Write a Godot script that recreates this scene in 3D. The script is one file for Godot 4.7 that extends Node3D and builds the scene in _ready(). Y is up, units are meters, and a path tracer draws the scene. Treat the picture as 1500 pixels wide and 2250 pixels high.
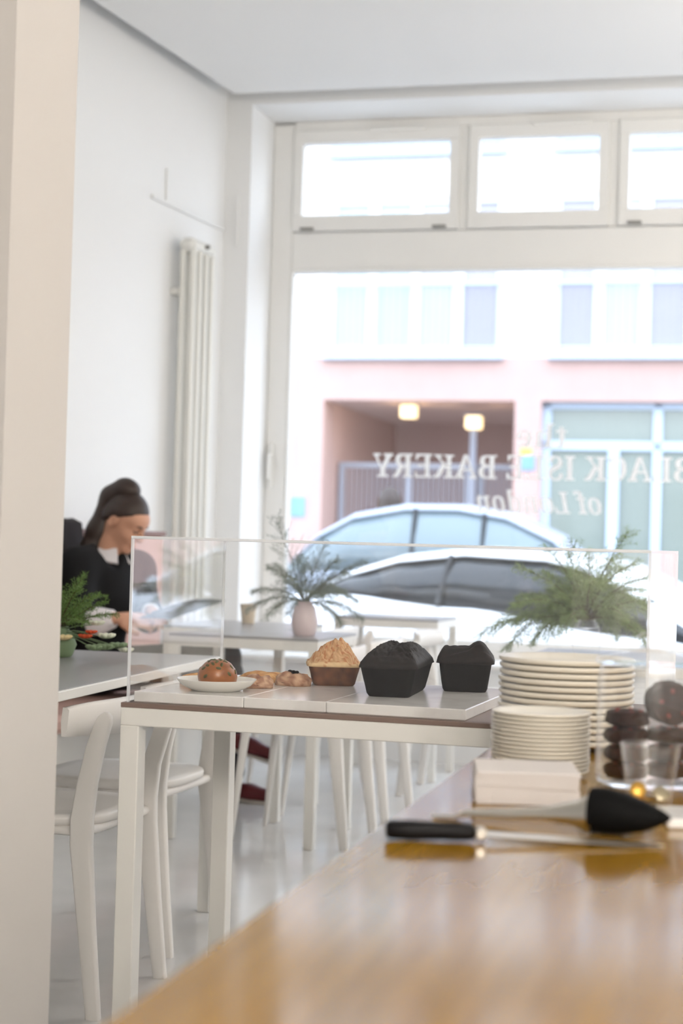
extends Node3D

# ---------------------------------------------------------------- geometry collector
class Geo:
	var v := PackedVector3Array()
	var g := PackedInt32Array()
	var c := PackedColorArray()
	var ink := Color.WHITE
	var group := 0

	func tri(a: Vector3, b: Vector3, d: Vector3, s: int) -> void:
		v.append(a); v.append(b); v.append(d)
		for k in 3:
			g.append(s); c.append(ink)

	func quad(a: Vector3, b: Vector3, d: Vector3, e: Vector3, s: int) -> void:
		tri(a, b, d, s)
		tri(a, d, e, s)

	func next() -> int:
		group += 1
		return group

	# turns the piece that began at vertex n so that its front faces run clockwise
	func fix(n: int) -> void:
		if v.size() <= n:
			return
		var o := v[n]
		var vol := 0.0
		for i in range(n, v.size(), 3):
			vol += (v[i] - o).dot((v[i + 1] - o).cross(v[i + 2] - o))
		if vol > 0.0:
			for i in range(n, v.size(), 3):
				var t := v[i + 1]
				v[i + 1] = v[i + 2]
				v[i + 2] = t
				var k := c[i + 1]
				c[i + 1] = c[i + 2]
				c[i + 2] = k

	func box(cen: Vector3, size: Vector3, bev := 0.0, b := Basis()) -> void:
		var n := v.size()
		var h := size * 0.5
		bev = minf(bev, minf(h.x, minf(h.y, h.z)) * 0.95)
		if bev <= 0.0:
			var p := []
			for i in 8:
				p.append(cen + b * Vector3(h.x * (1 if i & 1 else -1), h.y * (1 if i & 2 else -1), h.z * (1 if i & 4 else -1)))
			for f in [[0, 2, 3, 1], [4, 5, 7, 6], [0, 1, 5, 4], [2, 6, 7, 3], [0, 4, 6, 2], [1, 3, 7, 5]]:
				quad(p[f[0]], p[f[1]], p[f[2]], p[f[3]], -1)
			fix(n)
			return
		var q := {}
		for i in 8:
			var s := Vector3(1 if i & 1 else -1, 1 if i & 2 else -1, 1 if i & 4 else -1)
			for ax in 3:
				var w := h - Vector3(bev, bev, bev)
				w[ax] = h[ax]
				q[i * 3 + ax] = cen + b * (w * s)
		for ax in 3:
			var u := (ax + 1) % 3
			var t := (ax + 2) % 3
			for sgn in 2:
				var k0 := sgn << ax
				var f := [k0, k0 | (1 << u), k0 | (1 << u) | (1 << t), k0 | (1 << t)]
				if sgn == 0:
					f.reverse()
				quad(q[f[0] * 3 + ax], q[f[1] * 3 + ax], q[f[2] * 3 + ax], q[f[3] * 3 + ax], -1)
			for su in 2:
				for stt in 2:
					var i0 := (su << u) | (stt << t)
					var i1 := i0 | (1 << ax)
					if (su + stt) % 2 == 0:
						quad(q[i0 * 3 + u], q[i1 * 3 + u], q[i1 * 3 + t], q[i0 * 3 + t], -1)
					else:
						quad(q[i0 * 3 + t], q[i1 * 3 + t], q[i1 * 3 + u], q[i0 * 3 + u], -1)
		for i in 8:
			var odd := (1 if i & 1 else 0) + (1 if i & 2 else 0) + (1 if i & 4 else 0)
			if odd % 2 == 1:
				tri(q[i * 3], q[i * 3 + 1], q[i * 3 + 2], -1)
			else:
				tri(q[i * 3], q[i * 3 + 2], q[i * 3 + 1], -1)
		fix(n)

	func loft(rings: Array, cap0 := true, cap1 := true, smooth := true, crease := []) -> void:
		var n := v.size()
		var s := next() if smooth else -1
		for i in rings.size() - 1:
			if smooth and i in crease:
				s = next()
			var a: PackedVector3Array = rings[i]
			var b: PackedVector3Array = rings[i + 1]
			var m := a.size()
			for k in m:
				var k2 := (k + 1) % m
				if a[k].distance_squared_to(a[k2]) < 1e-14:
					tri(a[k], b[k2], b[k], s)
				elif b[k].distance_squared_to(b[k2]) < 1e-14:
					tri(a[k], a[k2], b[k], s)
				else:
					quad(a[k], a[k2], b[k2], b[k], s)
		for e in 2:
			if (e == 0 and cap0) or (e == 1 and cap1):
				var r: PackedVector3Array = rings[0] if e == 0 else rings[-1]
				var mid := Vector3.ZERO
				for p in r:
					mid += p
				mid /= r.size()
				var cs := next()
				for k in r.size():
					var k2 := (k + 1) % r.size()
					if e == 0:
						tri(mid, r[k2], r[k], cs)
					else:
						tri(mid, r[k], r[k2], cs)
		fix(n)

	# profile: Vector2(radius, height) from the bottom up (closed solids begin and end on the axis or are capped)
	func lathe(profile: Array, seg := 32, o := Vector3.ZERO, b := Basis(), closed := false) -> void:
		var rings := []
		var crease := []
		for i in profile.size():
			var ring := PackedVector3Array()
			for k in seg:
				var t := TAU * k / seg
				ring.append(o + b * Vector3(cos(t) * profile[i].x, profile[i].y, sin(t) * profile[i].x))
			rings.append(ring)
			if i > 0 and i < profile.size() - 1:
				var d0: Vector2 = (profile[i] - profile[i - 1])
				var d1: Vector2 = (profile[i + 1] - profile[i])
				if absf(d0.angle_to(d1)) > 0.75:
					crease.append(i)
		if closed:
			rings.append(rings[0])
		loft(rings, not closed and profile[0].x > 1e-5, not closed and profile[-1].x > 1e-5, true, crease)

	func tube(pts: Array, rad, seg := 8, flat := 1.0, up := Vector3.UP) -> void:
		var rings := []
		var side := Vector3.ZERO
		for i in pts.size():
			var d: Vector3 = (pts[mini(i + 1, pts.size() - 1)] - pts[maxi(i - 1, 0)]).normalized()
			if side == Vector3.ZERO:
				side = up.cross(d)
				if side.length() < 0.05:
					side = Vector3.RIGHT.cross(d)
			side = (side - d * side.dot(d)).normalized()
			var w := d.cross(side).normalized()
			var r: float = rad if (rad is float or rad is int) else rad[i]
			var ring := PackedVector3Array()
			for k in seg:
				var t := TAU * k / seg
				ring.append(pts[i] + side * cos(t) * r + w * sin(t) * r * flat)
			rings.append(ring)
		loft(rings)

	func ball(cen: Vector3, r: Vector3, b := Basis(), seg := 16, rows := 10) -> void:
		var rings := []
		for i in rows + 1:
			var p := PI * i / rows
			var ring := PackedVector3Array()
			for k in seg:
				var t := TAU * k / seg
				ring.append(cen + b * (Vector3(sin(p) * cos(t), -cos(p), sin(p) * sin(t)) * r))
			rings.append(ring)
		loft(rings, false, false)

	# flat polygon (xz points) raised between two heights
	func prism(poly: Array, y0: float, y1: float) -> void:
		var a := PackedVector3Array()
		var b := PackedVector3Array()
		for p in poly:
			a.append(Vector3(p.x, y0, p.y))
			b.append(Vector3(p.x, y1, p.y))
		loft([a, b], true, true, false)

	func mesh(colored := false) -> ArrayMesh:
		var st := SurfaceTool.new()
		st.begin(Mesh.PRIMITIVE_TRIANGLES)
		for i in v.size():
			if colored:
				st.set_color(c[i])
			st.set_smooth_group(g[i])
			st.add_vertex(v[i])
		st.generate_normals()
		st.index()
		return st.commit()


# ---------------------------------------------------------------- smooth blended bodies (surface nets)
class Blend:
	var prims := []
	var clips := []

	func cap(a: Vector3, b: Vector3, ra: float, rb: float, k := 0.02, minus := false) -> void:
		prims.append({"t": 0, "a": a, "b": b, "ra": ra, "rb": rb, "k": k, "minus": minus})

	func egg(cen: Vector3, r: Vector3, b := Basis(), k := 0.02, minus := false) -> void:
		prims.append({"t": 1, "c": cen, "r": r, "i": b.inverse(), "k": k, "minus": minus, "m": minf(r.x, minf(r.y, r.z)), "x": maxf(r.x, maxf(r.y, r.z))})

	func chain(pts: Array, rad: Array, k := 0.02) -> void:
		for i in pts.size() - 1:
			cap(pts[i], pts[i + 1], rad[i], rad[i + 1], k)

	func clip(p: Vector3, n: Vector3) -> void:   # cuts away what lies on the side n points to
		clips.append([p, n.normalized()])

	func into(geo: Geo, cell: float) -> void:
		var lo := Vector3(1e9, 1e9, 1e9)
		var hi := -lo
		for p in prims:
			if p.get("minus", false):
				continue
			var bb := bounds(p, 0.0)
			lo = lo.min(bb[0]); hi = hi.max(bb[1])
		lo -= Vector3.ONE * cell * 3.0
		hi += Vector3.ONE * cell * 3.0
		var nx := int(ceil((hi.x - lo.x) / cell)) + 1
		var ny := int(ceil((hi.y - lo.y) / cell)) + 1
		var nz := int(ceil((hi.z - lo.z) / cell)) + 1
		var f := PackedFloat32Array()
		f.resize(nx * ny * nz)
		f.fill(1.0)
		for p in prims:
			var k: float = p.k
			var bb := bounds(p, k + cell * 2.5)
			var i0: Vector3 = ((bb[0] - lo) / cell).floor().max(Vector3.ZERO)
			var i1: Vector3 = ((bb[1] - lo) / cell).ceil().min(Vector3(nx - 1, ny - 1, nz - 1))
			var minus: bool = p.get("minus", false)
			for z in range(int(i0.z), int(i1.z) + 1):
				for y in range(int(i0.y), int(i1.y) + 1):
					var row := (z * ny + y) * nx
					for x in range(int(i0.x), int(i1.x) + 1):
						var q := lo + Vector3(x, y, z) * cell
						var d := dist(p, q)
						var o := f[row + x]
						if minus:
							d = -d
							var h := maxf(k - absf(d - o), 0.0) / k
							f[row + x] = maxf(d, o) + h * h * k * 0.25
						else:
							var h := maxf(k - absf(d - o), 0.0) / k
							f[row + x] = minf(d, o) - h * h * k * 0.25
		if clips:
			for z in nz:
				for y in ny:
					var row := (z * ny + y) * nx
					for x in nx:
						if f[row + x] < cell * 3.0:
							var q := lo + Vector3(x, y, z) * cell
							for cl in clips:
								f[row + x] = maxf(f[row + x], (q - cl[0]).dot(cl[1]))
		var at := {}
		var sy := nx
		var sz := nx * ny
		for z in nz - 1:
			for y in ny - 1:
				for x in nx - 1:
					var i := z * sz + y * sy + x
					var o := f[i]
					if o > cell * 2.5 or o < -cell * 2.5:
						continue
					var w := [o, f[i + 1], f[i + sy], f[i + sy + 1], f[i + sz], f[i + sz + 1], f[i + sz + sy], f[i + sz + sy + 1]]
					var m := 0
					for k in 8:
						if w[k] < 0.0:
							m |= 1 << k
					if m == 0 or m == 255:
						continue
					var sum := Vector3.ZERO
					var cnt := 0
					for e in [[0, 1], [2, 3], [4, 5], [6, 7], [0, 2], [1, 3], [4, 6], [5, 7], [0, 4], [1, 5], [2, 6], [3, 7]]:
						var a: float = w[e[0]]
						var b: float = w[e[1]]
						if (a < 0.0) != (b < 0.0):
							var t := a / (a - b)
							var pa := Vector3(e[0] & 1, (e[0] >> 1) & 1, e[0] >> 2)
							var pb := Vector3(e[1] & 1, (e[1] >> 1) & 1, e[1] >> 2)
							sum += pa.lerp(pb, t)
							cnt += 1
					at[i] = lo + (Vector3(x, y, z) + sum / cnt) * cell
		var n := geo.v.size()
		var s := geo.next()
		for i in at:
			var x: int = i % nx
			var y: int = (i / nx) % ny
			var z: int = i / sz
			var o := f[i]
			if y > 0 and z > 0 and (o < 0.0) != (f[i + 1] < 0.0):
				side(geo, at, i, i - sy, i - sy - sz, i - sz, o < 0.0, s)
			if x > 0 and z > 0 and (o < 0.0) != (f[i + sy] < 0.0):
				side(geo, at, i, i - sz, i - sz - 1, i - 1, o < 0.0, s)
			if x > 0 and y > 0 and (o < 0.0) != (f[i + sz] < 0.0):
				side(geo, at, i, i - 1, i - 1 - sy, i - sy, o < 0.0, s)
		geo.fix(n)

	func side(geo: Geo, at: Dictionary, a: int, b: int, c: int, d: int, flip: bool, s: int) -> void:
		if not (at.has(a) and at.has(b) and at.has(c) and at.has(d)):
			return
		if flip:
			geo.quad(at[a], at[d], at[c], at[b], s)
		else:
			geo.quad(at[a], at[b], at[c], at[d], s)

	func bounds(p: Dictionary, e: float) -> Array:
		if p.t == 0:
			var r: float = maxf(p.ra, p.rb) + e
			return [p.a.min(p.b) - Vector3.ONE * r, p.a.max(p.b) + Vector3.ONE * r]
		var r2: float = p.x + e
		return [p.c - Vector3.ONE * r2, p.c + Vector3.ONE * r2]

	func dist(p: Dictionary, q: Vector3) -> float:
		if p.t == 0:
			var ab: Vector3 = p.b - p.a
			var t := clampf((q - p.a).dot(ab) / maxf(ab.length_squared(), 1e-9), 0.0, 1.0)
			return q.distance_to(p.a + ab * t) - lerpf(p.ra, p.rb, t)
		var w: Vector3 = p.i * (q - p.c)
		var k0: float = (w / p.r).length()
		var k1: float = (w / (p.r * p.r)).length()
		return k0 * (k0 - 1.0) / maxf(k1, 1e-6)


# ---------------------------------------------------------------- naming and placing
var taken := {}
var M := {}
var rnd := RandomNumberGenerator.new()

func numbered(called: String) -> String:
	if not taken.has(called):
		taken[called] = 0
		return called
	taken[called] += 1
	return "%s_%03d" % [called, taken[called]]

func tag(o: Node3D, label: String, category: String, group := "", kind := "") -> void:
	if label:
		o.set_meta("label", label)
	if category:
		o.set_meta("category", category)
	if group:
		o.set_meta("group", group)
	if kind:
		o.set_meta("kind", kind)

func thing(called: String, label: String, category: String, at := Vector3.ZERO, turn := 0.0, group := "") -> Node3D:
	var o := Node3D.new()
	o.name = numbered(called)
	add_child(o)
	o.position = at
	o.rotation.y = turn
	tag(o, label, category, group)
	return o

func part(called: String, geo: Geo, mat: Material, parent: Node3D = null, colored := false) -> MeshInstance3D:
	var o := MeshInstance3D.new()
	o.mesh = geo.mesh(colored)
	o.material_override = mat
	if parent == null or parent == self:
		o.name = numbered(called)
		add_child(o)
	else:
		o.name = called
		parent.add_child(o, true)
	return o

func struct(called: String, geo: Geo, mat: Material, at := Vector3.ZERO, turn := 0.0, label := "", category := "") -> MeshInstance3D:
	var o := part(called, geo, mat)
	o.position = at
	o.rotation.y = turn
	tag(o, label, category, "", "structure")
	return o

func copy(src: Node3D, at: Vector3, turn: float, label := "", group := "") -> Node3D:
	var base := String(src.name)
	var o: Node3D = src.duplicate()
	o.name = numbered(base)
	add_child(o)
	o.position = at
	o.rotation.y = turn
	if label:
		o.set_meta("label", label)
	if group:
		o.set_meta("group", group)
	return o

func one(cen: Vector3, size: Vector3, bev := 0.0, b := Basis()) -> Geo:
	var g := Geo.new()
	g.box(cen, size, bev, b)
	return g

# ---------------------------------------------------------------- materials
func noise_tex(freq: float, ramp: Array, size := 512, oct := 4, kind := FastNoiseLite.TYPE_SIMPLEX_SMOOTH, sd := 1) -> NoiseTexture2D:
	var n := FastNoiseLite.new()
	n.seed = sd
	n.noise_type = kind
	n.frequency = freq
	n.fractal_octaves = oct
	var t := NoiseTexture2D.new()
	t.width = size
	t.height = size
	t.seamless = true
	t.noise = n
	var gr := Gradient.new()
	var offs := PackedFloat32Array()
	var cols := PackedColorArray()
	for i in ramp.size():
		offs.append(float(i) / maxi(ramp.size() - 1, 1))
		cols.append(ramp[i])
	gr.offsets = offs
	gr.colors = cols
	t.color_ramp = gr
	return t

func mat(called: String, col: Color, rough := 0.6, metal := 0.0) -> StandardMaterial3D:
	var m := StandardMaterial3D.new()
	m.resource_name = called
	m.albedo_color = col
	m.roughness = rough
	m.metallic = metal
	M[called] = m
	return m

func textured(called: String, tex: Texture2D, scale: Vector3, rough: float, bump: Texture2D = null, bump_scale := 1.0) -> StandardMaterial3D:
	var m := mat(called, Color.WHITE, rough)
	m.albedo_texture = tex
	m.uv1_triplanar = true
	m.uv1_scale = scale
	if bump:
		m.heightmap_enabled = true
		m.heightmap_texture = bump
		m.heightmap_scale = bump_scale
	return m

func pane(called: String, col: Color, alpha: float, rough := 0.0) -> StandardMaterial3D:
	var m := mat(called, Color(col.r, col.g, col.b, alpha), rough)
	m.transparency = BaseMaterial3D.TRANSPARENCY_ALPHA
	return m

func make_materials() -> void:
	mat("wall_paint", Color(0.93, 0.93, 0.925), 0.85)
	mat("partition_paint", Color(0.82, 0.80, 0.78), 0.85)
	mat("ceiling_paint", Color(0.93, 0.93, 0.925), 0.9)
	mat("frame_paint", Color(0.92, 0.915, 0.90), 0.4)
	var fl := textured("floor_resin", noise_tex(0.012, [Color(0.83, 0.825, 0.815), Color(0.87, 0.865, 0.855)], 512, 5), Vector3.ONE * 0.5, 0.13)
	fl.uv1_world_triplanar = true
	mat("white_metal", Color(0.91, 0.90, 0.875), 0.38)
	mat("chair_wood", Color(0.91, 0.895, 0.875), 0.42)
	mat("grey_top", Color(0.60, 0.595, 0.60), 0.28)
	mat("table_edge", Color(0.50, 0.42, 0.38), 0.5)
	var mb := textured("marble", noise_tex(0.006, [Color(0.86, 0.845, 0.825), Color(0.93, 0.92, 0.905), Color(0.92, 0.91, 0.895), Color(0.84, 0.825, 0.81)], 512, 6), Vector3.ONE * 1.6, 0.14)
	mb.uv1_world_triplanar = true
	var wd := textured("counter_wood", wood_tex(), Vector3(1.0, 1.0, 1.0), 0.11)
	wd.metallic_specular = 0.34
	mat("counter_body", Color(0.90, 0.89, 0.87), 0.5)
	pane("window_glass", Color(1, 1, 1), 0.0)
	pane("acrylic", Color(0.95, 0.97, 1.0), 0.0)
	pane("acrylic_edge", Color(0.96, 0.97, 0.98), 0.55, 0.05)
	pane("clear_glass", Color(1, 1, 1), 0.0)
	mat("lettering", Color(0.97, 0.97, 0.97), 0.6).backlight = Color(0.9, 0.9, 0.9)
	mat("radiator_enamel", Color(0.90, 0.895, 0.87), 0.4)
	mat("latch", Color(0.52, 0.51, 0.49), 0.45, 0.3)
	mat("porcelain", Color(0.90, 0.875, 0.82), 0.25)
	mat("plate_white", Color(0.93, 0.92, 0.89), 0.15)
	mat("napkin", Color(0.84, 0.815, 0.80), 0.95)
	mat("steel", Color(0.90, 0.88, 0.84), 0.30, 1.0)
	mat("black_plastic", Color(0.05, 0.045, 0.05), 0.5).metallic_specular = 0.3
	mat("black_silicone", Color(0.03, 0.03, 0.032), 0.7).metallic_specular = 0.25
	mat("brass", Color(0.72, 0.56, 0.28), 0.3, 1.0)
	mat("coin_silver", Color(0.72, 0.68, 0.58), 0.3, 1.0)
	mat("skin", Color(0.80, 0.60, 0.49), 0.55)
	mat("hair", Color(0.20, 0.14, 0.11), 0.45)
	mat("sweater", Color(0.045, 0.045, 0.055), 0.95)
	mat("shirt", Color(0.90, 0.88, 0.88), 0.85)
	mat("trousers", Color(0.10, 0.10, 0.125), 0.9)
	mat("shoe_leather", Color(0.36, 0.07, 0.09), 0.45)
	mat("shoe_sole", Color(0.75, 0.72, 0.68), 0.7)
	mat("coat", Color(0.12, 0.08, 0.075), 0.95)
	mat("bench_fabric", Color(0.80, 0.66, 0.61), 0.8)
	mat("bench_rail", Color(0.52, 0.40, 0.37), 0.5)
	mat("paper_grey", Color(0.42, 0.43, 0.45), 0.7)
	mat("needle_green", Color(0.34, 0.45, 0.19), 0.6).backlight = Color(0.3, 0.4, 0.15)
	mat("fern_green", Color(0.46, 0.54, 0.32), 0.6).backlight = Color(0.35, 0.45, 0.18)
	mat("fern_grey", Color(0.38, 0.43, 0.37), 0.6).backlight = Color(0.15, 0.2, 0.12)
	mat("twig", Color(0.30, 0.23, 0.15), 0.8)
	mat("flower_orange", Color(0.78, 0.30, 0.14), 0.7)
	mat("flower_cream", Color(0.86, 0.78, 0.58), 0.7)
	mat("flower_white", Color(0.85, 0.86, 0.78), 0.7)
	mat("leaf_sage", Color(0.48, 0.56, 0.42), 0.7)
	mat("vase_pink", Color(0.90, 0.83, 0.83), 0.3)
	mat("cup", Color(0.86, 0.80, 0.70), 0.5)
	# baked things
	textured("bun_crust", noise_tex(0.02, [Color(0.52, 0.30, 0.15), Color(0.60, 0.365, 0.19), Color(0.68, 0.43, 0.24)], 256, 4, FastNoiseLite.TYPE_SIMPLEX_SMOOTH, 4), Vector3.ONE * 6.0, 0.28)
	M["bread"] = vertex_mat("bread", 0.75)
	mat("seed", Color(0.33, 0.33, 0.16), 0.55)
	var ch := textured("chocolate_crumb", noise_tex(0.05, [Color(0.055, 0.04, 0.042), Color(0.10, 0.075, 0.075), Color(0.20, 0.155, 0.15)], 256, 5), Vector3.ONE * 7.0, 0.6)
	ch.metallic_specular = 0.3
	mat("chocolate_side", Color(0.055, 0.042, 0.045), 0.7).metallic_specular = 0.2
	mat("cookie_bit", Color(0.45, 0.17, 0.13), 0.6)
	var ck := textured("cookie_dark", noise_tex(0.06, [Color(0.11, 0.065, 0.055), Color(0.17, 0.10, 0.08), Color(0.23, 0.13, 0.10)], 256, 4), Vector3.ONE * 8.0, 0.8)
	ck.metallic_specular = 0.3
	# street
	var rd := textured("render_white", noise_tex(0.02, [Color(0.86, 0.845, 0.83), Color(0.89, 0.875, 0.86)], 256, 4), Vector3.ONE * 0.3, 0.9)
	rd.uv1_world_triplanar = true
	var rp := textured("render_pink", noise_tex(0.02, [Color(0.71, 0.60, 0.57), Color(0.74, 0.625, 0.595)], 256, 4), Vector3.ONE * 0.3, 0.9)
	rp.uv1_world_triplanar = true
	mat("house_frame", Color(0.88, 0.90, 0.92), 0.5)
	mat("house_rail", Color(0.70, 0.76, 0.83), 0.5)
	mat("house_pane", Color(0.70, 0.71, 0.74), 0.08)
	mat("house_pane_dark", Color(0.62, 0.61, 0.64), 0.08)
	mat("house_curtain", Color(0.71, 0.79, 0.81), 0.8)
	mat("passage_wall", Color(0.74, 0.66, 0.65), 0.9)
	mat("passage_grey", Color(0.45, 0.44, 0.46), 0.7)
	mat("gate_metal", Color(0.55, 0.56, 0.60), 0.5)
	mat("shop_pane", Color(0.50, 0.53, 0.50), 0.08)
	mat("asphalt", Color(0.36, 0.36, 0.37), 0.9)
	mat("paving", Color(0.58, 0.57, 0.56), 0.9)
	var pw := mat("car_white", Color(0.93, 0.94, 0.95), 0.25)
	pw.clearcoat_enabled = true
	pw.clearcoat = 0.6
	pw.clearcoat_roughness = 0.05
	mat("car_grey", Color(0.62, 0.65, 0.70), 0.25, 0.3)
	mat("car_glass", Color(0.16, 0.17, 0.18), 0.06)
	mat("car_glass_pale", Color(0.45, 0.50, 0.52), 0.06)
	mat("car_trim", Color(0.10, 0.10, 0.11), 0.5)
	mat("tyre", Color(0.06, 0.06, 0.06), 0.9)
	mat("alloy", Color(0.6, 0.6, 0.62), 0.35, 0.9)
	mat("sign_blue", Color(0.45, 0.60, 0.80), 0.5)
	mat("sign_yellow", Color(0.88, 0.72, 0.30), 0.5)
	mat("coat_grey", Color(0.22, 0.22, 0.24), 0.9)
	var lm := mat("lamp_glow", Color(1.0, 0.93, 0.78), 0.5)
	lm.emission_enabled = true
	lm.emission = Color(1.0, 0.86, 0.62)
	lm.emission_energy_multiplier = 0.35
	var og := mat("globe_glow", Color(1.0, 0.95, 0.88), 0.5)
	og.emission_enabled = true
	og.emission = Color(1.0, 0.97, 0.935)
	og.emission_energy_multiplier = 0.5

func vertex_mat(called: String, rough: float) -> StandardMaterial3D:
	var m := mat(called, Color.WHITE, rough)
	m.vertex_color_use_as_albedo = true
	return m

func wood_tex() -> ImageTexture:
	# fine straight grain of a pale varnished board, running along v
	var n := FastNoiseLite.new()
	n.seed = 7
	n.frequency = 0.02
	n.fractal_octaves = 4
	var w := 512
	var im := Image.create(w, w, false, Image.FORMAT_RGB8)
	for y in w:
		var t := TAU * y / w
		for x in w:
			var s := TAU * x / w
			var a := n.get_noise_3d(cos(s) * 240.0, sin(s) * 240.0, cos(t) * 14.0 + 3.0 * sin(t))
			var b := n.get_noise_3d(cos(s) * 60.0 + 500.0, sin(s) * 60.0, sin(t) * 20.0)
			var k := clampf(0.5 + a * 0.55 + b * 0.5, 0.0, 1.0)
			im.set_pixel(x, y, Color(0.53, 0.385, 0.10).lerp(Color(0.62, 0.465, 0.155), k))
	return ImageTexture.create_from_image(im)


# ================================================================ the scene
const FRONT := Vector3(0.493, 0, -8.498)      # a point of the window wall's inner face, at floor level
const FRONT_TURN := -0.25307                  # window wall: its x runs along the wall, its z points into the room
const LEFT := Vector3(-0.657, 0, -8.795)      # the corner of left wall and window wall
const LEFT_TURN := 1.23046                    # left wall: its x runs towards the window
const GLASS := -0.44                          # the window stands this deep in the wall
const STREET := -0.32

func _ready() -> void:
	rnd.seed = 11
	# ---- camera, sky, exposure
	var cam := Camera3D.new()
	cam.name = "camera"
	add_child(cam)
	cam.position = Vector3(0, 1.10, 0)
	cam.basis = Basis(Vector3.RIGHT, deg_to_rad(1.006)) * Basis(Vector3.BACK, deg_to_rad(1.6))
	cam.near = 0.05
	cam.far = 200.0
	var lens := CameraAttributesPhysical.new()
	lens.frustum_focal_length = 39.467
	lens.frustum_focus_distance = 3.75
	lens.exposure_aperture = 2.2
	cam.attributes = lens
	cam.fov = 33.824
	cam.current = true

	var sky_mat := ProceduralSkyMaterial.new()
	sky_mat.sky_top_color = Color(0.86, 0.92, 1.0)
	sky_mat.sky_horizon_color = Color(0.93, 0.96, 1.0)
	sky_mat.ground_bottom_color = Color(0.45, 0.45, 0.45)
	sky_mat.ground_horizon_color = Color(0.7, 0.7, 0.7)
	sky_mat.sky_energy_multiplier = 1.0
	sky_mat.ground_energy_multiplier = 1.0
	var sky := Sky.new()
	sky.sky_material = sky_mat
	var env := Environment.new()
	env.background_mode = Environment.BG_SKY
	env.sky = sky
	env.tonemap_mode = Environment.TONE_MAPPER_LINEAR
	env.tonemap_exposure = 5.9
	env.sdfgi_enabled = true
	env.ssao_enabled = true
	env.ssil_enabled = true
	var we := WorldEnvironment.new()
	we.name = "world_environment"
	we.environment = env
	add_child(we)

	make_materials()
	build_room()
	build_window()
	build_lamps()
	build_counter()
	build_display_table()
	build_tables()
	build_chairs()
	build_bench_and_radiator()
	build_person()
	build_baked_goods()
	build_counter_things()
	build_plants()
	build_street()
	build_house()
	build_cars()
	build_passer_by()


# ---------------------------------------------------------------- room shell
func in_front(u: float, h: float, z := 0.0) -> Vector3:
	return FRONT + Basis(Vector3.UP, FRONT_TURN) * Vector3(u, h, z)

func in_left(u: float, h: float, z := 0.0) -> Vector3:
	return LEFT + Basis(Vector3.UP, LEFT_TURN) * Vector3(u, h, z)

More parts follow.
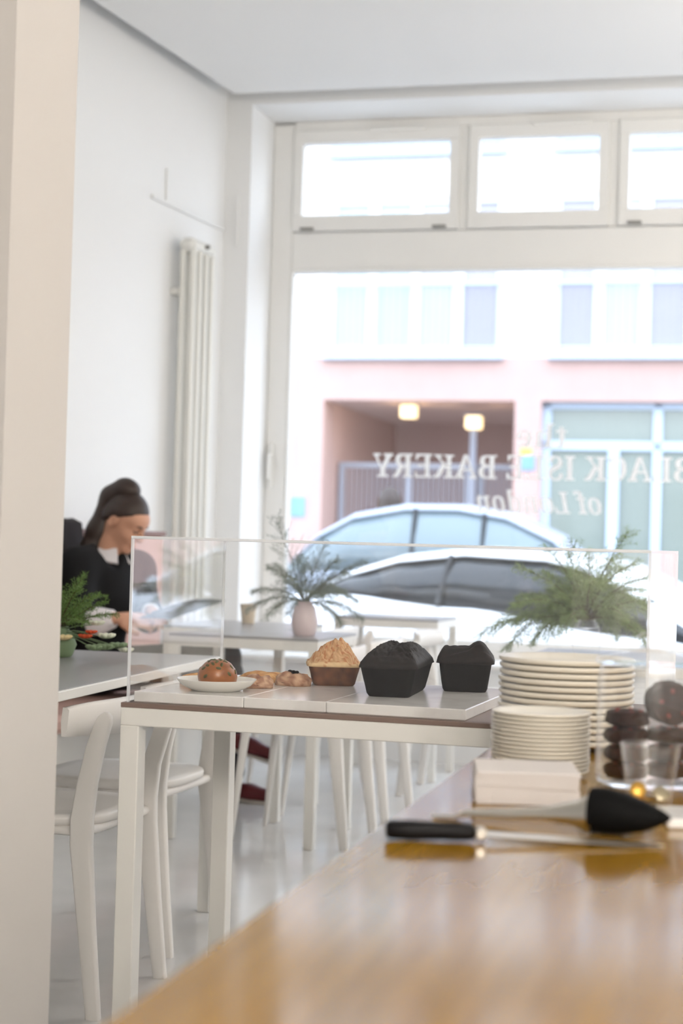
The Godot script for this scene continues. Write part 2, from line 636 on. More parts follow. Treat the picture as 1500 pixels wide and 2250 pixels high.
func build_room() -> void:
	var g := Geo.new()
	var fl := in_front(-3.5, 0, -0.5)
	var fr := in_front(7.0, 0, -0.5)
	g.prism([Vector2(fl.x, fl.z), Vector2(fr.x, fr.z), Vector2(fr.x, 4.0), Vector2(-6.5, 4.0), Vector2(-6.5, fl.z)], -0.3, 0.0)
	struct("floor", g, M.floor_resin, Vector3.ZERO, 0, "glossy pale grey poured floor of the cafe", "floor")

	g = one(Vector3(-6.5, 1.85, -0.15), Vector3(13.6, 3.7, 0.3))
	struct("wall_left", g, M.wall_paint, LEFT, LEFT_TURN, "white side wall with the tall radiator and bench", "wall")
	g = one(Vector3(-1.6, 1.85, 3.4), Vector3(14.0, 3.7, 0.3))
	struct("wall_back", g, M.wall_paint, Vector3.ZERO, 0, "white rear wall of the cafe", "wall")
	g = one(Vector3(4.6, 1.85, -2.4), Vector3(0.3, 3.7, 12.0))
	struct("wall_right", g, M.wall_paint, Vector3.ZERO, 0, "white wall opposite the tall radiator", "wall")

	# window wall: pier, lintel, parapet, far pier; the opening is 0.44 m deep
	g = Geo.new()
	g.box(Vector3(-1.65, 1.85, -0.275), Vector3(1.2, 3.7, 0.55))
	g.box(Vector3(1.65, 3.54, -0.275), Vector3(5.4, 0.34, 0.55))
	g.box(Vector3(1.65, 0.24, -0.275), Vector3(5.4, 0.48, 0.55))
	g.box(Vector3(5.5, 1.85, -0.275), Vector3(2.3, 3.7, 0.55))
	struct("wall_front", g, M.wall_paint, FRONT, FRONT_TURN, "white street wall around the large shop window", "wall")

	# the partition beside the counter: a wall end that stands near the camera
	var e := Vector3(-0.494, 0, -3.0)
	var d := Vector3(-0.342, 0, 0.940)
	var n := Vector3(-0.940, 0, -0.342)
	g = Geo.new()
	var q := [e, e + d * 0.21, e + d * 0.21 + n * 0.22, e + n * 0.24]
	var poly := []
	for p in q:
		poly.append(Vector2(p.x, p.z))
	g.prism(poly, 0.0, 3.72)
	struct("wall_partition", g, M.partition_paint, Vector3.ZERO, 0, "cream painted pillar beside the counter", "wall")

	# unseen wall added behind the partition for the acrylic case to reflect
	g = one(Vector3(-2.3, 1.85, -1.05), Vector3(3.5, 3.7, 0.2))
	struct("wall_added_screen", g, M.wall_paint, Vector3.ZERO, 0, "added unseen white wall behind the cream pillar for the case reflections", "wall")

	# ceiling: a dropped board that stops short of the walls, and the slab above it
	g = Geo.new()
	var a := in_left(0, 0, 0.12)
	var back := in_left(-11.0, 0, 0.12)
	# where the two gaps meet
	var dirf := Basis(Vector3.UP, FRONT_TURN) * Vector3.RIGHT
	var f0 := in_front(0, 0, 0.2)
	var dirl := Basis(Vector3.UP, LEFT_TURN) * Vector3.RIGHT
	var den := dirl.x * dirf.z - dirl.z * dirf.x
	var t := ((f0.x - a.x) * dirf.z - (f0.z - a.z) * dirf.x) / den
	var cor := a + dirl * t
	var fr2 := in_front(4.1, 0, 0.2)
	g.prism([Vector2(cor.x, cor.z), Vector2(fr2.x, fr2.z), Vector2(4.35, 3.1), Vector2(back.x, 3.1), Vector2(back.x, back.z)], 3.375, 3.69)
	struct("ceiling", g, M.ceiling_paint, Vector3.ZERO, 0, "flat white dropped ceiling with a shadow gap along the walls", "ceiling")
	g = Geo.new()
	g.prism([Vector2(fl.x, fl.z), Vector2(fr.x, fr.z), Vector2(fr.x, 4.0), Vector2(-6.5, 4.0), Vector2(-6.5, fl.z)], 3.70, 3.9)
	struct("ceiling_slab", g, M.ceiling_paint, Vector3.ZERO, 0, "bare ceiling slab above the dropped board", "ceiling")

	# slim rail and cover strip high on the wall above the radiator
	g = one(Vector3(-0.44, 2.715, 0.008), Vector3(0.86, 0.018, 0.016), 0.003)
	struct("trim_1", g, M.wall_paint, LEFT, LEFT_TURN, "slim white rail on the wall above the radiator", "trim")
	g = Geo.new()
	g.box(Vector3(-0.71, 2.80, 0.006), Vector3(0.016, 0.16, 0.012), 0.002)
	struct("trim_2", g, M.wall_paint, LEFT, LEFT_TURN, "short upright strip on the wall above the slim rail", "trim")
	g = one(Vector3(-1.115, 2.76, 0.006), Vector3(0.016, 0.26, 0.012), 0.002)
	struct("trim_3", g, M.wall_paint, FRONT, FRONT_TURN, "short upright strip on the pier beside the window", "trim")


# ---------------------------------------------------------------- shop window with mirrored lettering
func build_window() -> void:
	var w := thing("window_1", "large white shop window with three small sashes above one wide pane", "window", FRONT, FRONT_TURN)
	w.set_meta("kind", "structure")
	var z := GLASS
	# fixed frame
	var g := Geo.new()
	g.box(Vector3(-0.99, 1.92, z), Vector3(0.12, 2.88, 0.09), 0.006)
	g.box(Vector3(4.29, 1.92, z), Vector3(0.12, 2.88, 0.09), 0.006)
	g.box(Vector3(1.65, 3.345, z), Vector3(5.16, 0.05, 0.09), 0.004)
	g.box(Vector3(1.65, 2.66, z), Vector3(5.16, 0.215, 0.09), 0.006)
	g.box(Vector3(1.65, 0.545, z), Vector3(5.16, 0.11, 0.09), 0.006)
	for u in [0.008, 0.793, 1.60, 2.41, 3.22]:
		g.box(Vector3(u, 3.045, z), Vector3(0.053, 0.55, 0.08), 0.003)
	part("frame", g, M.frame_paint, w)
	# hopper sashes above
	var edges := [[-0.93, -0.018], [0.034, 0.768], [0.82, 1.575], [1.626, 2.384], [2.436, 3.194], [3.246, 4.22]]
	for i in edges.size():
		var a: float = edges[i][0]
		var b: float = edges[i][1]
		var s := Geo.new()
		var m := 0.052
		s.box(Vector3((a + b) / 2, 3.285, z + 0.02), Vector3(b - a, 0.07, 0.075), 0.003)
		s.box(Vector3((a + b) / 2, 2.815, z + 0.02), Vector3(b - a, 0.085, 0.075), 0.003)
		s.box(Vector3(a + m / 2, 3.0537, z + 0.02), Vector3(m, 0.3925, 0.075), 0.002)
		s.box(Vector3(b - m / 2, 3.0537, z + 0.02), Vector3(m, 0.3925, 0.075), 0.002)
		var sash := part("sash", s, M.frame_paint, w)
		part("pane", one(Vector3((a + b) / 2, 3.055, z + 0.01), Vector3(b - a - 0.09, 0.42, 0.005)), M.window_glass, sash)
		for k in 2:
			var u: float = [a + 0.085, b - 0.10][k]
			if i == 1:
				continue
			part("latch", one(Vector3(u, 2.783, z + 0.063), Vector3(0.075, 0.016, 0.02), 0.004), M.latch, sash)
		part("stay_bar", one(Vector3((a + b) / 2 + 0.12, 3.312, z + 0.066), Vector3(0.30, 0.018, 0.018), 0.004), M.frame_paint, sash)
	# wide pane below
	part("pane", one(Vector3(1.65, 1.58, z), Vector3(5.14, 1.98, 0.008)), M.window_glass, w)
	g = Geo.new()
	g.box(Vector3(1.65, 2.562, z + 0.012), Vector3(5.16, 0.02, 0.075), 0.004)
	g.box(Vector3(-0.926, 1.58, z + 0.012), Vector3(0.012, 1.96, 0.075), 0.004)
	part("glazing_bead", g, M.frame_paint, w)
	# lever handle on the left upright
	g = Geo.new()
	g.box(Vector3(-1.012, 1.50, z + 0.055), Vector3(0.03, 0.24, 0.02), 0.006)
	g.tube([Vector3(-1.012, 1.56, z + 0.06), Vector3(-1.012, 1.56, z + 0.10), Vector3(-1.012, 1.43, z + 0.105)], 0.009, 8)
	part("handle", g, M.frame_paint, w)
	# inner sill board
	part("sill", one(Vector3(1.65, 0.49, -0.19), Vector3(5.38, 0.03, 0.44), 0.006), M.frame_paint, w)
	# lettering stuck on the outside of the glass, to be read from the street
	var serif := SystemFont.new()
	serif.font_names = PackedStringArray(["Droid Serif"])
	serif.font_weight = 700
	var ital := SystemFont.new()
	ital.font_names = PackedStringArray(["Droid Serif"])
	ital.font_italic = true
	ital.font_weight = 700
	write(w, "the", serif, 0.118, 0.0, Vector3(0.445, 1.622, z - 0.012))
	write(w, "BLACK ISLE BAKERY", serif, 0.126, 1.69, Vector3(0.388, 1.450, z - 0.012))
	write(w, "of London", ital, 0.112, 0.66, Vector3(0.452, 1.305, z - 0.012))

func write(parent: Node3D, what: String, font: Font, cap: float, width: float, at: Vector3) -> void:
	var t := TextMesh.new()
	t.text = what
	t.font = font
	t.font_size = 64
	t.pixel_size = cap / (0.71 * 64.0)
	t.depth = 0.0
	t.curve_step = 1.0
	t.horizontal_alignment = HORIZONTAL_ALIGNMENT_CENTER
	t.vertical_alignment = VERTICAL_ALIGNMENT_BOTTOM
	var slant := 0.24 if what == "of London" else 0.0
	var arr := t.get_mesh_arrays()
	var vs: PackedVector3Array = arr[Mesh.ARRAY_VERTEX]
	for i in vs.size():
		vs[i].x += vs[i].y * slant
	arr[Mesh.ARRAY_VERTEX] = vs
	var flat := ArrayMesh.new()
	flat.add_surface_from_arrays(Mesh.PRIMITIVE_TRIANGLES, arr)
	var o := MeshInstance3D.new()
	o.mesh = flat
	o.material_override = M.lettering
	o.name = "window_lettering"
	parent.add_child(o, true)
	var box := t.get_aabb()
	var sx := width / box.size.x if width > 0.0 else 1.0
	o.position = at
	# the baseline: measured so that capitals stand on it
	o.basis = Basis(Vector3.UP, PI) * Basis.from_scale(Vector3(sx, 1, 1))
	o.position.y = at.y - 0.0
	if what == "BLACK ISLE BAKERY":
		o.position.y -= box.position.y
	elif what == "the":
		o.position.y -= box.position.y
	else:
		o.position.y -= box.position.y + box.size.y * 0.24
	o.set_meta("label", "white serif lettering seen reversed from inside")


# ---------------------------------------------------------------- pendants behind the camera, and added fill pendants beside the seats
func build_lamps() -> void:
	var spots := [Vector3(0.3, 2.35, 1.6), Vector3(1.6, 2.35, 1.4), Vector3(1.0, 2.35, 2.6), Vector3(2.1, 2.35, -4.9), Vector3(2.6, 2.35, -6.7), Vector3(3.6, 2.35, -5.4)]  # the last three are added out of view to brighten the window end
	var labels := ["opal globe pendant hanging nearest the end of the counter", "opal globe pendant hanging behind the counter", "opal globe pendant hanging near the middle of the rear wall", "added fill globe out of view over the seats behind the display table", "added fill globe out of view nearest the shop window", "added fill globe out of view by the far side wall"]
	for i in spots.size():
		var l := thing("pendant_or_fill_lamp", labels[i], "lamp", Vector3(spots[i].x, 3.38, spots[i].z), 0.0, "opal globe pendants")
		var g := Geo.new()
		g.lathe([Vector2(0.0, -0.03), Vector2(0.05, -0.03), Vector2(0.055, -0.012), Vector2(0.055, 0.0), Vector2(0.0, 0.0)], 20)
		part("canopy", g, M.white_metal, l)
		g = Geo.new()
		g.tube([Vector3(0, -0.02, 0), Vector3(0, -0.88, 0)], 0.004, 8)
		part("cable", g, M.black_plastic, l)
		g = Geo.new()
		g.ball(Vector3(0, -1.03, 0), Vector3.ONE * 0.15, Basis(), 24, 14)
		part("globe", g, M.globe_glow, l)
		var o := OmniLight3D.new()
		o.name = "globe_light"
		l.add_child(o)
		o.position = Vector3(0, -1.03, 0)
		o.light_color = Color(1.0, 0.97, 0.935)
		o.light_energy = 0.46 if i < 3 else 0.11
		o.light_size = 0.15
		o.omni_range = 20.0
		o.omni_attenuation = 2.0
		o.shadow_enabled = true


# ---------------------------------------------------------------- counter
const COUNTER := Vector3(-0.156, 0, -1.233)
const COUNTER_TURN := -0.2443

func build_counter() -> void:
	var c := thing("counter", "long varnished golden wood counter reflecting the bright window", "counter", COUNTER, COUNTER_TURN)
	var g := one(Vector3(0.6, 0.73, -0.43), Vector3(1.2, 0.04, 3.24), 0.003)
	part("worktop", g, M.counter_wood, c)
	g = one(Vector3(0.62, 0.355, -0.43), Vector3(1.08, 0.71, 3.12), 0.004)
	part("body", g, M.counter_body, c)


# ---------------------------------------------------------------- display table with acrylic case
const DISPLAY := Vector3(-0.452, 0, -3.542)
const DISPLAY_TURN := -0.288
const DL := 1.25
const DD := 0.60

func on_display(u: float, v: float, h := 0.772) -> Vector3:
	return DISPLAY + Basis(Vector3.UP, DISPLAY_TURN) * Vector3(u, h, -v)

func frame_table(called: String, label: String, at: Vector3, turn: float, l: float, d: float, top: Material, leg := 0.04, apron := 0.04, group := "") -> Node3D:
	# origin: the near left corner on the floor; x to the right, -z away
	var t := thing(called, label, "table", at, turn, group)
	var th := 0.010
	var g := one(Vector3(l / 2, 0.75 - th / 2, -d / 2), Vector3(l, th, d), 0.001)
	part("tabletop", g, top, t)
	var y0 := 0.75 - th
	g = Geo.new()
	g.box(Vector3(l / 2, y0 - apron / 2, -leg / 2), Vector3(l, apron, leg), 0.002)
	g.box(Vector3(l / 2, y0 - apron / 2, -d + leg / 2), Vector3(l, apron, leg), 0.002)
	g.box(Vector3(leg / 2, y0 - apron / 2, -d / 2), Vector3(leg, apron, d - 2 * leg), 0.002)
	g.box(Vector3(l - leg / 2, y0 - apron / 2, -d / 2), Vector3(leg, apron, d - 2 * leg), 0.002)
	part("apron", g, M.white_metal, t)
	for x in [leg / 2, l - leg / 2]:
		for z in [-leg / 2, -d + leg / 2]:
			part("leg", one(Vector3(x, (y0 - apron) / 2, z), Vector3(leg, y0 - apron, leg), 0.002), M.white_metal, t)
	return t

func build_display_table() -> void:
	frame_table("display_table", "white square-legged table carrying the clear pastry case", DISPLAY, DISPLAY_TURN, DL, DD, M.table_edge, 0.042, 0.038)
	# marble slabs
	var cuts := [0.016, 0.262, 0.441, 0.733]
	var names := ["white marble slab under the bun plate", "white marble slab between two others, under the flat breads", "white marble slab under the two dark loaves"]
	for i in 3:
		var a: float = cuts[i] + 0.0006
		var b: float = cuts[i + 1] - 0.0006
		var g := one(Vector3(0, 0.011, 0), Vector3(b - a, 0.022, 0.53), 0.0015)
		var o := part("marble_slab", g, M.marble)
		o.position = on_display((a + b) / 2, 0.295, 0.75)
		o.rotation.y = DISPLAY_TURN
		tag(o, names[i], "slab", "marble slabs in the pastry case")
	# acrylic case without a bottom
	var c := thing("display_case", "clear acrylic pastry case with polished edges on the display table", "display case", on_display(0.008, 0.010, 0.75), DISPLAY_TURN)
	var L := 1.085
	var D := 0.56
	var H := 0.350
	var T := 0.006
	part("front_panel", one(Vector3(L / 2, H / 2 - T / 2, -T / 2), Vector3(L - 2 * T, H - T, T)), M.acrylic, c)
	part("rear_panel", one(Vector3(L / 2, H / 2 - T / 2, -D + T / 2), Vector3(L - 2 * T, H - T, T)), M.acrylic, c)
	part("side_panel", one(Vector3(T / 2, H / 2 - T / 2, -D / 2), Vector3(T, H - T, D - 2 * T)), M.acrylic, c)
	part("side_panel", one(Vector3(L - T / 2, H / 2 - T / 2, -D / 2), Vector3(T, H - T, D - 2 * T)), M.acrylic, c)
	part("top_panel", one(Vector3(L / 2, H - T / 2, -D / 2), Vector3(L - 2 * T, T, D - 2 * T)), M.acrylic, c)
	for x in [T / 2, L - T / 2]:
		for z in [-T / 2, -D + T / 2]:
			part("polished_edge", one(Vector3(x, H / 2 - T / 2, z), Vector3(T, H - T, T), 0.0008), M.acrylic_edge, c)
		part("polished_edge", one(Vector3(x, H - T / 2, -D / 2), Vector3(T, T, D - 2 * T), 0.0008), M.acrylic_edge, c)
	for z in [-T / 2, -D + T / 2]:
		part("polished_edge", one(Vector3(L / 2, H - T / 2, z), Vector3(L, T, T), 0.0008), M.acrylic_edge, c)


# ---------------------------------------------------------------- cafe tables
const ROW := Vector3(0.96, 0, 0.28)      # to the right and nearer
const DEEP := Vector3(0.28, 0, -0.96)    # away
const ROW_TURN := -0.2838

func build_tables() -> void:
	# long table at the left with the bouquet
	var far := Vector3(-0.345, 0, -5.0)
	var dir := Vector3(0.208, 0, -0.978)
	var side := Vector3(0.978, 0, 0.208)
	var near := far - dir * 1.82 - side * 0.75
	var t := thing("cafe_table", "long grey-topped white table with the pine and flower bouquet", "table", near, -0.2095, "grey topped cafe tables")
	var g := one(Vector3(0.375, 0.7385, -0.91), Vector3(0.75, 0.023, 1.82), 0.002)
	part("tabletop", g, M.white_metal, t)
	part("inlay", one(Vector3(0.375, 0.7506, -0.91), Vector3(0.735, 0.0014, 1.805), 0.0004), M.grey_top, t)
	g = Geo.new()
	g.box(Vector3(0.375, 0.705, -0.2), Vector3(0.45, 0.044, 0.03), 0.002)
	g.box(Vector3(0.375, 0.705, -1.6), Vector3(0.45, 0.044, 0.03), 0.002)
	g.box(Vector3(0.17, 0.705, -0.9), Vector3(0.03, 0.044, 1.37), 0.002)
	part("apron", g, M.white_metal, t)
	for x in [0.022, 0.728]:
		for z in [-0.022, -1.798]:
			part("leg", one(Vector3(x, 0.3635, z), Vector3(0.036, 0.727, 0.036), 0.002), M.white_metal, t)
	# the reader's tables
	var d := Vector3(-0.070, 0, -6.000)
	frame_table("cafe_table", "small grey-topped white table with the grey fern in its vase", d - ROW * 0.57, ROW_TURN, 0.57, 0.50, M.grey_top, 0.036, 0.036, "grey topped cafe tables")
	var b := Vector3(-0.215, 0, -6.565)
	frame_table("cafe_table", "small grey-topped white table in front of the seated reader", b - ROW * 0.50, ROW_TURN, 0.50, 0.54, M.grey_top, 0.036, 0.036, "grey topped cafe tables")
	frame_table("cafe_table", "small grey-topped white table close under the shop window", Vector3(-0.02, 0, -7.93), ROW_TURN, 0.50, 0.42, M.grey_top, 0.034, 0.036, "grey topped cafe tables")
	frame_table("cafe_table", "small white table behind the plates carrying the green fern", Vector3(0.58, 0, -5.35), ROW_TURN, 0.55, 0.55, M.grey_top, 0.034, 0.036, "grey topped cafe tables")


# ---------------------------------------------------------------- chairs
func make_chair() -> Node3D:
	# faces -z; origin on the floor midway between the rear feet
	var c := thing("chair", "white bentwood chair", "chair", Vector3.ZERO, 0.0, "white cafe chairs")
	for s in [-1.0, 1.0]:
		# rear leg and back post in one bent piece, flat-sided with a rounded head
		var g := Geo.new()
		var pts := [[0.0, 0.0, 0.0165, 0.012], [0.2, -0.024, 0.0205, 0.013], [0.39, -0.045, 0.0265, 0.014], [0.45, -0.046, 0.0265, 0.014], [0.53, -0.036, 0.024, 0.013], [0.62, -0.012, 0.022, 0.012], [0.672, 0.004, 0.020, 0.0115], [0.688, 0.008, 0.015, 0.010], [0.697, 0.010, 0.005, 0.005]]
		var rings := []
		for p in pts:
			var ring := PackedVector3Array()
			var x: float = s * (0.185 + 0.012 * (1.0 - p[0] / 0.7) + (0.012 if p[0] > 0.6 else 0.0))
			for k in 12:
				var a := TAU * k / 12
				var cx := cos(a)
				var cz := sin(a)
				ring.append(Vector3(x + p[3] * signf(cx) * pow(absf(cx), 0.38), p[0], p[1] + p[2] * signf(cz) * pow(absf(cz), 0.38)))
			rings.append(ring)
		g.loft(rings)
		part("back_post", g, M.chair_wood, c)
		g = Geo.new()
		g.tube([Vector3(s * 0.198, 0.0, -0.430), Vector3(s * 0.188, 0.22, -0.408), Vector3(s * 0.176, 0.428, -0.385)], [0.010, 0.0135, 0.017], 12)
		part("front_leg", g, M.chair_wood, c)
	# seat: a rounded shield, slightly dished
	var sg := Geo.new()
	var rings2 := []
	for lay in [[0.0, 0.425, 0.93], [1.0, 0.431, 0.985], [2.0, 0.444, 1.0], [3.0, 0.452, 0.985], [4.0, 0.450, 0.80], [5.0, 0.446, 0.45]]:
		var ring := PackedVector3Array()
		for k in 36:
			var a := TAU * k / 36
			var x := 0.215 * signf(cos(a)) * pow(absf(cos(a)), 0.55)
			var z := 0.205 * signf(sin(a)) * pow(absf(sin(a)), 0.6)
			var taper := 1.0 - 0.10 * (z / 0.205 + 1.0) * 0.5
			ring.append(Vector3(x * taper * lay[2], lay[1], -0.225 + z * lay[2]))
		rings2.append(ring)
	sg.loft(rings2)
	part("seat", sg, M.chair_wood, c)
	# bracket rails under the seat
	var rg := Geo.new()
	rg.tube([Vector3(-0.18, 0.417, -0.045), Vector3(0.18, 0.417, -0.045)], 0.013, 8)
	rg.tube([Vector3(-0.172, 0.418, -0.05), Vector3(-0.172, 0.418, -0.385)], 0.012, 8)
	rg.tube([Vector3(0.172, 0.418, -0.05), Vector3(0.172, 0.418, -0.385)], 0.012, 8)
	part("seat_rail", rg, M.chair_wood, c)
	# curved backrest band in front of the posts, reaching past them
	var bg := Geo.new()
	var br := []
	for i in 17:
		var t := -1.0 + i / 8.0
		var x := 0.235 * t
		var z := -0.022 - 0.055 * t * t
		var h0 := 0.634 + 0.006 * t * t
		var h1 := 0.716 - 0.010 * pow(absf(t), 4.0)
		var ring := PackedVector3Array()
		for q in [[-0.006, h0], [0.006, h0], [0.0095, (h0 + h1) / 2], [0.012, h1 - 0.006], [0.006, h1], [-0.004, h1], [-0.008, (h0 + h1) / 2]]:
			ring.append(Vector3(x, q[1], z + q[0]))
		br.append(ring)
	bg.loft(br)
	part("backrest", bg, M.chair_wood, c)
	return c

func build_chairs() -> void:
	var proto := make_chair()
	var turn := 1.2863
	var right := Basis(Vector3.UP, turn) * Vector3.RIGHT
	var feet := [Vector3(-0.531, 0, -3.843), Vector3(-0.424, 0, -4.43), Vector3(0.042, 0, -6.01), Vector3(0.205, 0, -6.617), Vector3(0.03, 0, -7.40), Vector3(0.285, 0, -7.36)]
	var labels := [
		"white bentwood chair tucked under the long table, beside the cream pillar",
		"white bentwood chair tucked under the long table, behind the display table's rear leg",
		"white bentwood chair at the small table with the grey fern",
		"white bentwood chair behind the fern table's chair, at the reader's table",
		"white bentwood chair by the window, facing the bench",
		"white bentwood chair by the window, turned away from the bench"]
	for i in feet.size():
		var at: Vector3 = feet[i] + right * 0.197
		if i == 0:
			proto.position = at
			proto.rotation.y = turn
			proto.set_meta("label", labels[0])
		elif i == 5:
			copy(proto, feet[i] + right * 0.197, turn + PI, labels[i], "white cafe chairs")
		else:
			copy(proto, at, turn, labels[i], "white cafe chairs")


# ---------------------------------------------------------------- bench along the left wall, radiator
func build_bench_and_radiator() -> void:
	var b := thing("upholstered_bench", "pink upholstered bench with a brown top rail along the white wall", "bench", LEFT, LEFT_TURN)
	part("backrest", one(Vector3(-1.82, 0.755, 0.055), Vector3(2.04, 0.69, 0.07), 0.012), M.bench_fabric, b)
	part("top_rail", one(Vector3(-1.82, 1.112, 0.055), Vector3(2.06, 0.024, 0.085), 0.005), M.bench_rail, b)
	part("seat", one(Vector3(-1.82, 0.395, 0.31), Vector3(2.04, 0.07, 0.44), 0.02), M.bench_fabric, b)
	part("plinth", one(Vector3(-1.82, 0.18, 0.28), Vector3(2.0, 0.358, 0.36), 0.004), M.white_metal, b)

	# coat laid over the bench back
	var c := thing("coat", "dark brown coat hung over the bench back behind the reader", "coat", LEFT, LEFT_TURN)
	var g := Geo.new()
	var nz := FastNoiseLite.new()
	nz.seed = 5
	nz.frequency = 6.0
	var rings := []
	for i in 25:
		var t := i / 24.0
		var u := -2.62 + 0.98 * t
		var pinch := 1.0 - pow(absf(2.0 * t - 1.0), 8.0) * 0.5
		var ring := PackedVector3Array()
		for q in [[0.014, 0.90], [0.008, 1.08], [0.02, 1.150], [0.055, 1.165], [0.10, 1.145], [0.135, 1.02], [0.15, 0.86], [0.155, 0.70], [0.10, 0.69], [0.0955, 0.9], [0.100, 1.10], [0.055, 1.127], [0.012, 1.10]]:
			var fold := nz.get_noise_2d(u, q[1] * 0.35) * 0.02
			var zz: float = q[0]
			if zz > 0.11:
				zz = (zz + maxf(fold, -0.015)) * pinch + 0.10 * (1.0 - pinch)
			ring.append(Vector3(u, q[1] + nz.get_noise_2d(u * 0.6, 3.0) * 0.012, zz))
		rings.append(ring)
	g.loft(rings)
	part("cloth", g, M.coat, c)

	# tall column radiator
	var r := thing("radiator", "tall white column radiator fixed to the wall near the window", "radiator", LEFT, LEFT_TURN)
	for i in 4:
		var u := -0.618 + i * 0.072
		for k in 2:
			var z := 0.06 + k * 0.055
			g = Geo.new()
			g.tube([Vector3(u, 0.28, z), Vector3(u, 2.50, z)], 0.0165, 14)
			part("column", g, M.radiator_enamel, r)
	g = Geo.new()
	g.box(Vector3(-0.510, 2.525, 0.0875), Vector3(0.28, 0.07, 0.09), 0.025)
	part("top_header", g, M.radiator_enamel, r)
	g = Geo.new()
	g.box(Vector3(-0.510, 0.255, 0.0875), Vector3(0.28, 0.07, 0.09), 0.025)
	part("bottom_header", g, M.radiator_enamel, r)
	g = Geo.new()
	g.tube([Vector3(-0.510, 2.53, 0.12), Vector3(-0.510, 2.53, 0.15)], 0.011, 12)
	part("vent_plug", g, M.latch, r)
	for h in [2.3, 0.5]:
		g = Geo.new()
		g.box(Vector3(-0.510, h, 0.022), Vector3(0.24, 0.03, 0.044), 0.004)
		part("wall_bracket", g, M.radiator_enamel, r)
	g = Geo.new()
	g.tube([Vector3(-0.62, 0.24, 0.0875), Vector3(-0.62, 0.0, 0.0875)], 0.011, 10)
	part("pipe", g, M.radiator_enamel, r)


